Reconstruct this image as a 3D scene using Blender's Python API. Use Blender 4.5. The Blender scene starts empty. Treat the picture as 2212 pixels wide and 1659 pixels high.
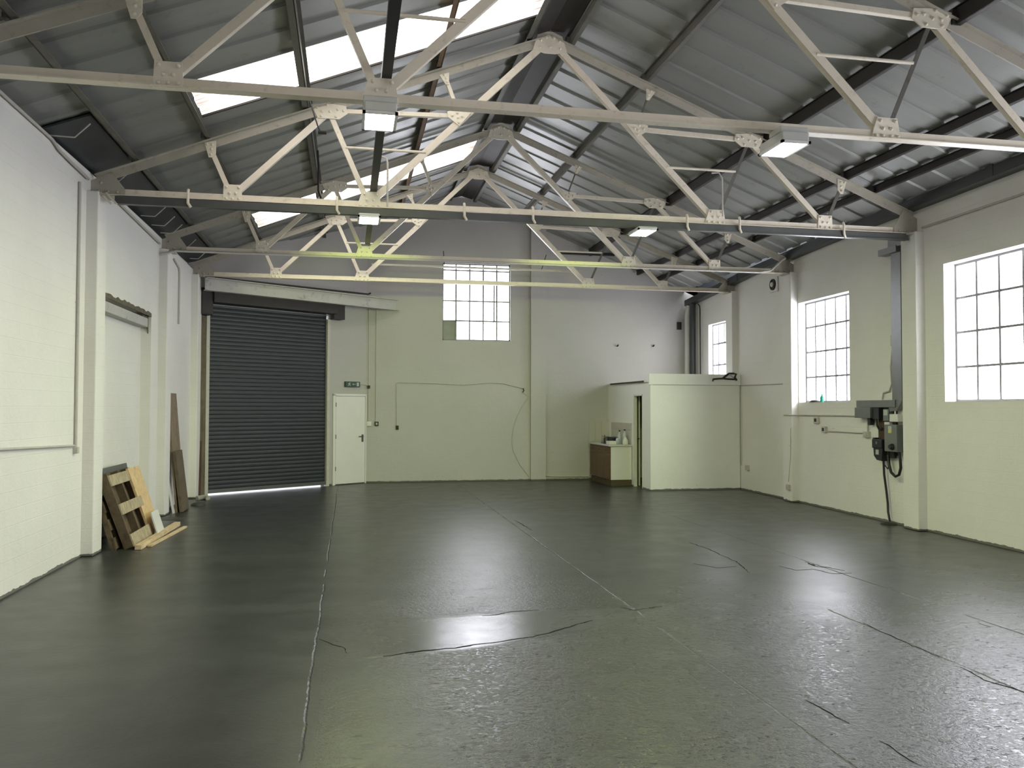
import bpy, bmesh, math, random
from mathutils import Vector, Matrix
random.seed(7)
S = bpy.context.scene
COL = S.collection

# ------------------------------------------------------------------ materials
def new_mat(name):
    m = bpy.data.materials.new(name); m.use_nodes = True
    nt = m.node_tree; nt.nodes.clear()
    out = nt.nodes.new('ShaderNodeOutputMaterial')
    return m, nt, out

class NX:
    """tiny helper that writes node graphs"""
    def __init__(s, nt): s.nt = nt
    def n(s, t, **kw):
        k = s.nt.nodes.new(t)
        for a, v in kw.items():
            setattr(k, a, v)
        return k
    def link(s, a, b): s.nt.links.new(a, b)
    def val(s, sock, v):
        if isinstance(v, bpy.types.NodeSocket): s.link(v, sock)
        else: sock.default_value = v
    def math(s, op, a, b=0.0, c=0.0, clamp=False):
        k = s.n('ShaderNodeMath', operation=op); k.use_clamp = clamp
        s.val(k.inputs[0], a); s.val(k.inputs[1], b); s.val(k.inputs[2], c)
        return k.outputs[0]
    def noise(s, vec, scale, detail=4, rough=.55):
        k = s.n('ShaderNodeTexNoise'); k.inputs['Scale'].default_value = scale
        k.inputs['Detail'].default_value = detail; k.inputs['Roughness'].default_value = rough
        if vec is not None: s.link(vec, k.inputs['Vector'])
        return k.outputs['Fac']
    def ramp(s, fac, p0, p1, c0=(0,0,0,1), c1=(1,1,1,1)):
        k = s.n('ShaderNodeValToRGB')
        k.color_ramp.elements[0].position = p0; k.color_ramp.elements[1].position = p1
        k.color_ramp.elements[0].color = c0; k.color_ramp.elements[1].color = c1
        s.link(fac, k.inputs[0]); return k.outputs[0]
    def mix(s, fac, a, b):
        k = s.n('ShaderNodeMix', data_type='RGBA')
        s.val(k.inputs[0], fac); s.val(k.inputs[6], a); s.val(k.inputs[7], b)
        return k.outputs[2]
    def vmul(s, vec, v):
        k = s.n('ShaderNodeMapping'); s.link(vec, k.inputs[0]); k.inputs['Scale'].default_value = v
        return k.outputs[0]
    def bump(s, h, strength, dist=.01, normal=None):
        k = s.n('ShaderNodeBump'); k.inputs['Strength'].default_value = strength
        k.inputs['Distance'].default_value = dist; s.link(h, k.inputs['Height'])
        if normal is not None: s.link(normal, k.inputs['Normal'])
        return k.outputs[0]

def rgba(c): return (c[0], c[1], c[2], 1)

def simple(name, col, rough=.6, metal=0., var=.12, scale=6., bump=.0, spec=.5, dirt=None, dirtamt=.5):
    """painted / metal / plastic surface with a little noise in colour and relief"""
    m, nt, out = new_mat(name); x = NX(nt)
    b = x.n('ShaderNodeBsdfPrincipled'); x.link(b.outputs[0], out.inputs[0])
    g = x.n('ShaderNodeNewGeometry').outputs['Position']
    f = x.noise(g, scale, 5)
    c0 = tuple(v*(1-var) for v in col); c1 = tuple(min(1, v*(1+var)) for v in col)
    c = x.mix(f, rgba(c0), rgba(c1))
    if dirt:
        d = x.ramp(x.noise(g, scale*2.3, 8, .7), .56, .72)
        c = x.mix(x.math('MULTIPLY', d, dirtamt), c, rgba(dirt))
    x.link(c, b.inputs['Base Color'])
    b.inputs['Roughness'].default_value = rough; b.inputs['Metallic'].default_value = metal
    b.inputs['Specular IOR Level'].default_value = spec
    if bump: x.link(x.bump(x.noise(g, scale*6, 6), bump, .004), b.inputs['Normal'])
    return m

def emis(name, col, strength):
    m, nt, out = new_mat(name); x = NX(nt)
    e = x.n('ShaderNodeEmission'); e.inputs[0].default_value = rgba(col); e.inputs[1].default_value = strength
    x.link(e.outputs[0], out.inputs[0]); return m

def wall_mat(name, axis, base=(.82,.808,.755), relief=1.):
    """white painted brick / block wall: courses as soft relief, scuffs, chipped foot"""
    m, nt, out = new_mat(name); x = NX(nt)
    b = x.n('ShaderNodeBsdfPrincipled'); x.link(b.outputs[0], out.inputs[0])
    g = x.n('ShaderNodeNewGeometry').outputs['Position']
    sp = x.n('ShaderNodeSeparateXYZ'); x.link(g, sp.inputs[0])
    cb = x.n('ShaderNodeCombineXYZ')
    if axis == 'd':
        h = x.math('ADD', x.math('MULTIPLY', sp.outputs[0], .824), x.math('MULTIPLY', sp.outputs[1], .566))
    else:
        h = sp.outputs[1] if axis == 'y' else sp.outputs[0]
    x.link(h, cb.inputs[0]); x.link(sp.outputs[2], cb.inputs[1])
    br = x.n('ShaderNodeTexBrick'); x.link(cb.outputs[0], br.inputs['Vector'])
    br.inputs['Scale'].default_value = 1.; br.inputs['Mortar Size'].default_value = .006
    br.inputs['Mortar Smooth'].default_value = 1.; br.inputs['Brick Width'].default_value = .45
    br.inputs['Row Height'].default_value = .15; br.inputs['Bias'].default_value = 0
    n1 = x.noise(g, 1.1, 6, .6); n2 = x.noise(g, 9, 6, .65); n3 = x.noise(g, 45, 5, .6)
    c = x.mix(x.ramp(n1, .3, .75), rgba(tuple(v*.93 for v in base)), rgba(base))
    # grimy scuffs
    sc = x.ramp(n2, .68, .82); c = x.mix(x.math('MULTIPLY', sc, .22), c, (.40,.37,.31,1))
    # chipped dark foot with an irregular edge
    edge = x.math('ADD', .018, x.math('MULTIPLY', x.noise(x.vmul(g, (1,1,.25)), 5, 6, .8), .075))
    foot = x.math('LESS_THAN', sp.outputs[2], x.math('SUBTRACT', edge, .025))
    c = x.mix(x.math('MULTIPLY', foot, .85), c, (.07,.065,.055,1))
    # sparse nail holes / chips
    vo = x.n('ShaderNodeTexVoronoi'); vo.inputs['Scale'].default_value = 2.1; x.link(g, vo.inputs['Vector'])
    hole = x.math('LESS_THAN', vo.outputs['Distance'], .018)
    c = x.mix(x.math('MULTIPLY', hole, .7), c, (.12,.1,.08,1))
    x.link(c, b.inputs['Base Color'])
    b.inputs['Roughness'].default_value = .62; b.inputs['Specular IOR Level'].default_value = .3
    inv = x.math('SUBTRACT', 1., br.outputs['Fac'])
    hh = x.math('ADD', x.math('MULTIPLY', inv, .22*relief), x.math('ADD', x.math('MULTIPLY', n2, .7), x.math('MULTIPLY', n3, .25)))
    x.link(x.bump(hh, .55, .012), b.inputs['Normal'])
    return m

def floor_mat():
    m, nt, out = new_mat('painted_concrete_floor'); x = NX(nt)
    b = x.n('ShaderNodeBsdfPrincipled'); x.link(b.outputs[0], out.inputs[0])
    g = x.n('ShaderNodeNewGeometry').outputs['Position']
    sp = x.n('ShaderNodeSeparateXYZ'); x.link(g, sp.inputs[0]); X, Y = sp.outputs[0], sp.outputs[1]
    wob = x.math('MULTIPLY', x.math('SUBTRACT', x.noise(g, 1.3, 6, .65), .5), .16)
    wob2 = x.math('MULTIPLY', x.math('SUBTRACT', x.noise(g, 7, 5, .7), .5), .022)
    Xw = x.math('ADD', x.math('ADD', X, x.math('MULTIPLY', wob, .3)), wob2)
    Yw = x.math('ADD', x.math('ADD', Y, wob), wob2)
    def line(c, p, w, lo=None, hi=None, oc=None):
        d = x.math('ABSOLUTE', x.math('SUBTRACT', c, p))
        f = x.math('SUBTRACT', 1., x.math('DIVIDE', d, w), clamp=True)
        if lo is not None:
            f = x.math('MULTIPLY', f, x.math('MULTIPLY', x.math('GREATER_THAN', oc, lo), x.math('LESS_THAN', oc, hi)))
        return f
    brk = x.ramp(x.noise(g, 2.2, 4, .6), .38, .5)
    ls = [line(Xw, -.215, .010), line(Xw, 2.30, .010), line(Xw, 4.85, .01), line(Yw, 13.2, .008),
          line(Xw, 3.87, .010, 2.5, 6.2, Y)]
    joint = ls[0]
    for l in ls[1:]: joint = x.math('MAXIMUM', joint, l)
    joint = x.math('MULTIPLY', joint, brk)
    # trowelled smooth patch: X -.1..2.2, Y 5.75..6.55 with a lifted edge
    rag = x.math('MULTIPLY', x.math('SUBTRACT', x.noise(g, 3.5, 5, .7), .5), 1.3)
    Xp = x.math('ADD', X, rag)
    px = x.math('MULTIPLY', x.math('MULTIPLY', x.math('SUBTRACT', Xp, -.05), 2.2, clamp=True), x.math('MULTIPLY', x.math('SUBTRACT', 2.35, Xp), 2.5, clamp=True))
    yb = x.math('SUBTRACT', Yw, x.math('MULTIPLY', x.math('MULTIPLY', x.math('SUBTRACT', X, .2), x.math('SUBTRACT', X, .2)), .17))
    py = x.math('MULTIPLY', x.math('MULTIPLY', x.math('SUBTRACT', yb, 5.56), 25., clamp=True), x.math('MULTIPLY', x.math('SUBTRACT', 6.60, Yw), 12., clamp=True))
    patch = x.math('MULTIPLY', px, py)
    edge = x.math('MULTIPLY', line(yb, 5.58, .001), 0.)
    edge2 = 0.
    # rough zone: everything near the camera, right of the first joint
    nm = x.noise(g, .55, 3, .5)
    zr = x.math('ADD', x.math('MULTIPLY', x.math('SUBTRACT', 6.2, Y), .45), x.math('MULTIPLY', x.math('SUBTRACT', nm, .5), 2.4))
    zx = x.math('MULTIPLY', x.math('SUBTRACT', X, -.05), 1.4, clamp=True)
    rough = x.math('MULTIPLY', x.math('ADD', zr, .75, clamp=True), zx, clamp=True)
    # a second, lighter stippled area just beyond the trowelled patch
    z2 = x.math('MULTIPLY', x.math('GREATER_THAN', X, -.15), x.math('LESS_THAN', X, 2.6))
    z2 = x.math('MULTIPLY', z2, x.math('SUBTRACT', 1., x.math('MULTIPLY', x.math('SUBTRACT', Y, 7.2), .25), clamp=True))
    notp = x.math('SUBTRACT', 1., patch)
    rough = x.math('MULTIPLY', rough, notp)
    mid = x.math('MULTIPLY', x.math('ADD', x.math('ADD', .22, rough), x.math('MULTIPLY', z2, .35)), x.math('SUBTRACT', 1., x.math('MULTIPLY', patch, .92)))
    # colour
    n1 = x.noise(x.vmul(g, (.35,2.2,1)), 1.0, 7, .65)
    c = x.mix(x.ramp(n1, .3, .7), (.026,.0285,.0265,1), (.042,.046,.0425,1))
    c = x.mix(x.math('MULTIPLY', patch, .8), c, (.060,.064,.061,1))
    pn = x.noise(x.vmul(g, (.7,1.8,1)), 17, 3, .65)
    pits = x.math('MULTIPLY', x.ramp(pn, .635, .675), x.math('MAXIMUM', rough, x.math('MULTIPLY', x.math('MULTIPLY', z2, notp), .45)))
    c = x.mix(x.math('MULTIPLY', pits, .8), c, (.010,.011,.010,1))
    c = x.mix(x.math('MULTIPLY', joint, .8), c, (.010,.011,.010,1))
    tyre = x.math('MULTIPLY', x.ramp(x.noise(x.vmul(g, (.25,1.7,1)), 1.4, 5, .6), .55, .72), .35)
    c = x.mix(tyre, c, (.020,.023,.020,1))
    x.link(c, b.inputs['Base Color'])
    r = x.math('ADD', .235, x.math('MULTIPLY', x.noise(g, 3, 4), .16))
    r = x.math('ADD', r, x.math('MULTIPLY', x.ramp(n1, .55, .75), .05))
    r = x.math('SUBTRACT', r, x.math('MULTIPLY', patch, .06))
    r = x.math('SUBTRACT', r, x.math('MULTIPLY', rough, .05))
    r = x.math('ADD', r, x.math('MULTIPLY', pits, .4))
    x.link(r, b.inputs['Roughness'])
    b.inputs['Specular IOR Level'].default_value = .46
    # relief (metres): soft swells, painted-over stipple, pits, joints
    swell = x.noise(g, 1.8, 3, .5)
    stip = x.ramp(x.noise(g, 26, 4, .7), .42, .62)
    chip = x.ramp(x.noise(x.vmul(g, (1,1.5,1)), 7, 5, .75), .60, .66)
    h = x.math('ADD', x.math('MULTIPLY', stip, .0011), x.math('MULTIPLY', x.noise(g, 90, 2, .5), .0005))
    h = x.math('ADD', h, x.math('MULTIPLY', chip, .0012))
    h = x.math('MULTIPLY', h, mid)
    h = x.math('ADD', h, x.math('MULTIPLY', swell, .004))
    h = x.math('SUBTRACT', h, x.math('MULTIPLY', joint, .006))
    h = x.math('SUBTRACT', h, x.math('MULTIPLY', pits, .0025))
    h = x.math('ADD', h, x.math('MULTIPLY', patch, .003))
    x.link(x.bump(h, 1., 1.), b.inputs['Normal'])
    return m

def sheet_mat(name='roof_sheet_metal'):
    m, nt, out = new_mat(name); x = NX(nt)
    b = x.n('ShaderNodeBsdfPrincipled'); x.link(b.outputs[0], out.inputs[0])
    g = x.n('ShaderNodeNewGeometry').outputs['Position']
    sp = x.n('ShaderNodeSeparateXYZ'); x.link(g, sp.inputs[0])
    wn = x.n('ShaderNodeTexWhiteNoise', noise_dimensions='1D')
    x.link(x.math('FLOOR', x.math('DIVIDE', sp.outputs[1], 1.08)), wn.inputs['W'])
    n1 = x.noise(x.vmul(g, (.4,3,.4)), 1.2, 6, .65)
    f = x.math('ADD', x.math('MULTIPLY', wn.outputs[0], .35), x.math('MULTIPLY', n1, .8), clamp=True)
    c = x.mix(f, (.235,.24,.225,1), (.34,.345,.325,1))
    d = x.ramp(x.noise(g, 3.5, 8, .75), .58, .74)
    c = x.mix(x.math('MULTIPLY', d, .45), c, (.13,.12,.10,1))
    x.link(c, b.inputs['Base Color'])
    b.inputs['Metallic'].default_value = .25; b.inputs['Roughness'].default_value = .42
    x.link(x.bump(x.noise(g, 2.5, 3), .15, .02), b.inputs['Normal'])
    return m

def skylight_mat():
    m, nt, out = new_mat('rooflight_sheet'); x = NX(nt)
    e = x.n('ShaderNodeEmission'); x.link(e.outputs[0], out.inputs[0])
    g = x.n('ShaderNodeNewGeometry').outputs['Position']
    n = x.noise(x.vmul(g, (.6,9,.6)), 2.0, 6, .7)
    sp = x.n('ShaderNodeSeparateXYZ'); x.link(g, sp.inputs[0])
    c = x.mix(x.ramp(n, .38, .62), (.78,.70,.60,1), (1,.985,.95,1))
    # lichen and dirt gathered in streaks at both ends of the sheet
    endd = x.math('ABSOLUTE', x.math('SUBTRACT', sp.outputs[0], .32))
    ed = x.math('MULTIPLY', x.math('SUBTRACT', endd, 1.45), 2.2, clamp=True)
    stk = x.math('MULTIPLY', ed, x.math('ADD', .45, x.ramp(x.noise(x.vmul(g, (.8,14,.8)), 2.0, 6, .7), .40, .62)), clamp=True)
    c = x.mix(stk, c, (.17,.135,.11,1))
    x.link(c, e.inputs[0])
    x.link(x.math('ADD', SKY_T*.55, x.math('MULTIPLY', x.ramp(n, .36, .6), SKY_T*.45)), e.inputs[1])
    return m

def wood_mat(name, c0, c1, axis_scale=(1,1,8), rough=.75):
    m, nt, out = new_mat(name); x = NX(nt)
    b = x.n('ShaderNodeBsdfPrincipled'); x.link(b.outputs[0], out.inputs[0])
    g = x.n('ShaderNodeTexCoord').outputs['Object']
    n = x.noise(x.vmul(g, axis_scale), 3, 7, .65)
    n2 = x.noise(g, 7, 6, .7)
    c = x.mix(x.ramp(n, .3, .7), rgba(c0), rgba(c1))
    c = x.mix(x.math('MULTIPLY', x.ramp(n2, .5, .7), .45), c, rgba(tuple(v*.35 for v in c0)))
    x.link(c, b.inputs['Base Color']); b.inputs['Roughness'].default_value = rough
    x.link(x.bump(n, .3, .004), b.inputs['Normal'])
    return m

SKY_T = 6.5
WIN_T = 14.0
LAMP_T = 245.0
M = dict(
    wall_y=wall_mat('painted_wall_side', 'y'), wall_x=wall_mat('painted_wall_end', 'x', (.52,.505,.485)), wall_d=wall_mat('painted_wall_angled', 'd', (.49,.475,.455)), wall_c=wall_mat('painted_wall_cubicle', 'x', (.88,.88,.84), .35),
    floor=floor_mat(), sheet=sheet_mat(), skylight=skylight_mat(),
    cream=simple('cream_gloss_steel', (.77,.70,.575), .42, 0, .10, 5, .12, .5, (.16,.12,.08), .35),
    cream_shaded=simple('shaded_cream_steel', (.46,.43,.36), .5, 0, .15, 4, .12, .4, (.13,.1,.07), .45),  # cream paint with shade put into the colour, for dim rafters and truss feet
    plate=simple('cream_gusset_plate', (.80,.74,.61), .42, 0, .08, 5, .1, .5, (.2,.15,.1), .25),
    purlin=simple('weathered_purlin_shaded_strut_steel', (.15,.145,.125), .6, .2, .3, 3, .2, .4, (.09,.06,.04), .6),
    rust=simple('rusty_purlin_steel', (.20,.13,.085), .7, .1, .4, 3, .3, .3, (.05,.03,.02), .7),
    black=simple('black_steel', (.022,.023,.025), .45, .2, .3, 5),
    galv=simple('galvanised_trunking', (.20,.205,.205), .36, .5, .15, 7, .05),
    galvd=simple('weathered_galvanised_channel', (.11,.115,.108), .42, .4, .25, 5, .05),
    glass=emis('daylit_frosted_pane', (.895,.905,1.0), WIN_T),
    lamp=emis('lit_lamp_glass', (.95,1.0,.68), LAMP_T), lamp2=emis('lit_green_lamp_glass', (.87,1.0,.42), LAMP_T*.95), added_lamp=emis('added_rear_lamp_glass', (.95,1.0,.70), LAMP_T*.24),
    wframe=simple('window_bar_paint', (.24,.24,.25), .6, 0, .1, 8),
    grey_pane=simple('grey_blanked_pane', (.22,.22,.23), .35, 0, .35, 5),
    white=simple('white_gloss_paint', (.74,.73,.70), .42, 0, .05, 4, .05),
    whitep=simple('white_plastic', (.72,.72,.69), .35, 0, .04, 8),
    housing=simple('pale_lamp_housing', (.55,.56,.52), .45, .1, .08, 8),
    conduit=simple('painted_conduit', (.52,.50,.45), .5, 0, .12, 9, .1, .4, (.25,.2,.15), .4),
    beam=simple('whitewashed_beam', (.50,.49,.46), .7, 0, .15, 3, .3, .3, (.12,.1,.08), .6),
    shutter=simple('charcoal_shutter_steel', (.036,.042,.043), .42, .35, .15, 2.5, .03),
    dark=simple('dark_grimy_shaded_steel', (.035,.030,.026), .6, .2, .3, 4, .2),
    gutterd=simple('dark_gutter_lining', (.055,.06,.065), .4, .3, .2, 3),
    gutterb=simple('slate_grey_gutter', (.055,.06,.062), .42, .3, .1, 3, .03),
    green=simple('sign_green', (.008,.06,.025), .35), signblack=simple('sign_dark_edge', (.02,.03,.02), .4),
    signwhite=simple('sign_white', (.45,.5,.45), .4, 0, .02),
    brown=wood_mat('brown_cabinet_veneer', (.105,.052,.026), (.16,.082,.040), (6,6,1), .45),
    plinth=wood_mat('dark_plinth_board', (.07,.052,.025), (.10,.075,.038), (3,3,9), .6),
    worktop=simple('pale_laminate', (.62,.60,.56), .3, 0, .05, 12),
    tile=simple('glazed_tile', (.55,.53,.48), .2, 0, .05, 5),
    clear=simple('cloudy_bottle_plastic', (.50,.53,.58), .18, 0, .1, 9),
    softgrey=simple('grey_plastic', (.16,.17,.19), .4),
    pallet=wood_mat('weathered_pallet_wood', (.30,.245,.155), (.52,.44,.30), (3,9,3), .85),
    palletd=wood_mat('dark_pallet_wood', (.085,.06,.035), (.16,.115,.065), (3,9,3), .9),
    pine=wood_mat('fresh_pine', (.62,.43,.21), (.78,.58,.33), (9,9,1.5), .65),
    pineh=wood_mat('fresh_pine_batten', (.56,.42,.25), (.72,.57,.38), (9,1.5,9), .7),
    greyboard=simple('grey_painted_board', (.10,.11,.105), .6, 0, .2, 8),
    cardboard=wood_mat('brown_board', (.125,.098,.062), (.165,.13,.085), (1,1,1), .8),
    planky=wood_mat('old_plank', (.17,.125,.075), (.31,.24,.165), (6,6,1), .8),
    redwood=wood_mat('red_brown_post', (.055,.022,.014), (.10,.045,.028), (6,6,1), .7),
    post=wood_mat('grimy_timber_post', (.10,.082,.052), (.19,.155,.105), (6,6,1), .8),
    brownboard=wood_mat('dark_backboard', (.045,.022,.010), (.085,.042,.020), (6,6,1), .6),
    enclosure=simple('grey_enclosure', (.19,.20,.195), .4, .2, .05, 6),
    yellow=simple('yellow_label', (.72,.62,.06), .4), blacklab=simple('black_mark', (.01,.01,.01), .5),
    cable=simple('black_cable', (.012,.012,.012), .4), wcable=simple('white_cable', (.5,.48,.44), .5),
    greenb=simple('green_bottle_plastic', (.01,.22,.15), .25),
    dusty=simple('crumpled_offwhite_paper', (.40,.39,.34), .9, 0, .2, 20),
    outside=simple('outdoor_paving', (.55,.54,.5), .9),
    interior=simple('unlit_room_paint', (.10,.10,.09), .8),
    crackm=simple('open_crack', (.012,.013,.011), .9, 0, .2, 9, 0, .1),
    stain=simple('broken_masonry', (.16,.145,.11), .95, 0, .6, 14, .6, .1, (.03,.027,.02), .9),
    tar=simple('dark_damp_patch', (.05,.052,.045), .5),
)

# ------------------------------------------------------------------ geometry helpers
def ident(a, b, c): return (a, b, c)
def xr(Y): return 7.60 + .032*(Y-8)
def xl(Y): return -2.90 + .012*(Y-8.5)
def RW(s, o, z): return (xr(s)-o, s, z)            # right wall: s along Y, o into the room
def LW(s, o, z): return (xl(s)+o, s, z)            # left wall
def FW(s, o, z): return (s, 18.38-o, z)            # far wall
DU = Vector((.82412, .56641)); DN = Vector((-.56641, .82412))
def DG(s, o, z): return (-2.648+DU.x*s-DN.x*o, 16.303+DU.y*s-DN.y*o, z)   # angled shutter wall

class MB:
    def __init__(s): s.v = []; s.f = []; s.sm = []
    def add(s, vs, fs, smooth=False):
        b = len(s.v); s.v += [tuple(v) for v in vs]
        s.f += [tuple(b+i for i in f) for f in fs]; s.sm += [smooth]*len(fs)
        return s
    def box(s, a0, a1, b0, b1, c0, c1, mp=ident):
        vs = [mp(a, b, c) for a in (a0, a1) for b in (b0, b1) for c in (c0, c1)]
        return s.add(vs, [(0,1,3,2),(4,6,7,5),(0,4,5,1),(2,3,7,6),(0,2,6,4),(1,5,7,3)])
    def bar(s, A, B, w, h, up=(0,0,1), ow=0., oh=0.):
        """box from A to B; h along 'up', w across"""
        A, B = Vector(A), Vector(B); d = (B-A).normalized(); u = Vector(up)
        u = (u-d*u.dot(d)).normalized(); r = d.cross(u)
        vs = []
        for P in (A, B):
            for i, j in ((-1,-1),(1,-1),(1,1),(-1,1)):
                vs.append(P + r*(ow+i*w/2) + u*(oh+j*h/2))
        return s.add(vs, [(0,1,2,3),(7,6,5,4),(0,4,5,1),(1,5,6,2),(2,6,7,3),(3,7,4,0)])
    def angle(s, A, B, w, d, t=.008, flip=1, yo=0.):
        """steel angle in a truss plane: plate of width w in the XZ plane + flange running back along Y"""
        A, B = Vector(A), Vector(B); A.y += yo; B.y += yo
        dd = (B-A).normalized(); u = Vector((-dd.z, 0, dd.x))*flip
        s.bar(A, B, t, w, u)
        s.bar(A+Vector((0,d/2,0)), B+Vector((0,d/2,0)), d, t, u, 0, -w/2+t/2)
        return s
    def tube(s, pts, r, n=8, cap=True):
        P = [Vector(p) for p in pts]; rings = []
        prev = None
        for i, p in enumerate(P):
            d = (P[min(i+1,len(P)-1)]-P[max(i-1,0)]).normalized()
            a = Vector((0,0,1)) if abs(d.z) < .9 else Vector((1,0,0))
            if prev is not None: a = prev
            u = (a-d*a.dot(d)).normalized(); w = d.cross(u); prev = u
            rings.append([p+u*math.cos(t)*r+w*math.sin(t)*r for t in [2*math.pi*k/n for k in range(n)]])
        vs = [v for R_ in rings for v in R_]; fs = []
        for i in range(len(P)-1):
            for k in range(n):
                fs.append((i*n+k, i*n+(k+1)%n, (i+1)*n+(k+1)%n, (i+1)*n+k))
        s.add(vs, fs, True)
        if cap:
            b = len(P)*n
            s.add([*rings[0]], [tuple(range(n))[::-1]]); s.add([*rings[-1]], [tuple(range(n))])
        return s
    def lathe(s, c, prof, n=16, axis='z'):
        """prof = [(r, h)...]"""
        vs = []; 
        for r, h in prof:
            for k in range(n):
                t = 2*math.pi*k/n; a, b = r*math.cos(t), r*math.sin(t)
                o = {'z': (a,b,h), 'x': (h,a,b), 'y': (a,h,b)}[axis]
                vs.append((c[0]+o[0], c[1]+o[1], c[2]+o[2]))
        fs = [(i*n+k, i*n+(k+1)%n, (i+1)*n+(k+1)%n, (i+1)*n+k) for i in range(len(prof)-1) for k in range(n)]
        s.add(vs, fs, True)
        s.add(vs[:n], [tuple(range(n))[::-1]]); s.add(vs[-n:], [tuple(range(n))])
        return s
    def prism(s, pts, t, mp):
        """polygon (a,c) pairs extruded from offset 0 to t through mp(a, off, c)"""
        n = len(pts); vs = [mp(a, 0, c) for a, c in pts]+[mp(a, t, c) for a, c in pts]
        fs = [tuple(range(n))[::-1], tuple(range(n, 2*n))]+[(i, (i+1)%n, n+(i+1)%n, n+i) for i in range(n)]
        return s.add(vs, fs)
    def rivet(s, c, r=.017, h=.019, mp=None):
        n = 8; vs = []
        for rr, hh in ((r,0),(r*.88,h*.65),(r*.45,h)):
            for k in range(n):
                t = 2*math.pi*k/n
                vs.append((c[0]+rr*math.cos(t), c[1]-hh, c[2]+rr*math.sin(t)))
        fs = [(i*n+k, i*n+(k+1)%n, (i+1)*n+(k+1)%n, (i+1)*n+k) for i in range(2) for k in range(n)]
        fs.append(tuple(range(2*n, 3*n)))
        return s.add(vs, fs, True)
    def build(s, name, mat, parent=None, bevel=0., origin=None):
        me = bpy.data.meshes.new(name)
        o = bpy.data.objects.new(name, me); COL.objects.link(o)
        if origin is None and parent is None:
            xs, ys, zs = zip(*s.v)
            origin = ((min(xs)+max(xs))/2, (min(ys)+max(ys))/2, min(zs))
        if parent is not None: origin = tuple(parent.matrix_world.translation) if origin is None else origin
        O = Vector(origin)
        if parent is not None:
            # world position of the parent chain (no rotations used)
            PO = Vector(parent['_o'])
            me.from_pydata([tuple(Vector(v)-PO) for v in s.v], [], s.f); o.parent = parent; o['_o'] = tuple(PO)
        else:
            me.from_pydata([tuple(Vector(v)-O) for v in s.v], [], s.f); o.location = O; o['_o'] = tuple(O)
        for p, k in zip(me.polygons, s.sm): p.use_smooth = k
        bm = bmesh.new(); bm.from_mesh(me); bmesh.ops.recalc_face_normals(bm, faces=bm.faces); bm.to_mesh(me); bm.free()
        if bevel:
            md = o.modifiers.new('bevel', 'BEVEL'); md.width = bevel; md.segments = 2; md.limit_method = 'ANGLE'
        me.materials.append(M[mat] if isinstance(mat, str) else mat)
        return o

def tag(o, label=None, cat=None, group=None, kind=None):
    if label: o['label'] = label
    if cat: o['category'] = cat
    if group: o['group'] = group
    if kind: o['kind'] = kind
    return o
def empty(name, loc, label=None, cat=None, group=None, kind=None):
    o = bpy.data.objects.new(name, None); COL.objects.link(o); o.location = loc; o['_o'] = tuple(loc)
    o.empty_display_size = .2
    return tag(o, label, cat, group, kind)

def grid_wall(mp, s0, s1, z0, ztop, holes, th, jam=.0):
    """wall leaf with rectangular holes; offset 0 = room face, -th = outer face; ztop is a function of s"""
    ss = sorted({s0, s1, *[h[0] for h in holes], *[h[1] for h in holes]})
    zs = sorted({z0, 99., *[h[2] for h in holes], *[h[3] for h in holes]})
    # long runs are cut so the mapped wall follows its own line
    cells = {}
    for i in range(len(ss)-1):
        for j in range(len(zs)-1):
            cs, cz = (ss[i]+ss[i+1])/2, (zs[j]+min(zs[j+1], 98))/2
            cells[i, j] = not any(h[0] < cs < h[1] and h[2] < cz < h[3] for h in holes)
    mb = MB()
    def P(s, o, z): return mp(s, o, ztop(s) if z > 98 else z)
    for (i, j), on in cells.items():
        if not on: continue
        a, b, c, d = ss[i], ss[i+1], zs[j], zs[j+1]
        mb.add([P(a,0,c),P(b,0,c),P(b,0,d),P(a,0,d)], [(0,1,2,3)])
        mb.add([P(a,-th,c),P(b,-th,c),P(b,-th,d),P(a,-th,d)], [(0,3,2,1)])
        if not cells.get((i-1, j)): mb.add([P(a,0,c),P(a,-th,c),P(a,-th,d),P(a,0,d)], [(0,1,2,3)])
        if not cells.get((i+1, j)): mb.add([P(b,0,c),P(b,-th,c),P(b,-th,d),P(b,0,d)], [(0,1,2,3)])
        if not cells.get((i, j-1)): mb.add([P(a,0,c),P(a,-th,c),P(b,-th,c),P(b,0,c)], [(0,1,2,3)])
        if not cells.get((i, j+1)): mb.add([P(a,0,d),P(a,-th,d),P(b,-th,d),P(b,0,d)], [(0,1,2,3)])
    # weld
    key = {}; rem = []
    vs = []
    for v in mb.v:
        k = tuple(round(c, 5) for c in v)
        if k not in key: key[k] = len(vs); vs.append(v)
        rem.append(key[k])
    mb.f = [tuple(rem[i] for i in f) for f in mb.f]; mb.v = vs
    return mb

# ------------------------------------------------------------------ dimensions
YT = [6.54, 10.04, 13.46, 15.90]     # trusses in view
Y0 = 3.04                            # one more bay behind the photographer
YN = -2.6                            # near end wall
XC = 2.46
def zs(X, z0=6.48): return z0-.392*abs(X-XC)
def zraf(X): return 6.30-.392*abs(X-XC)
N1, N2, N3, N4 = -1.35, .226, 4.69, 6.27
ZC = 4.09

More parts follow.
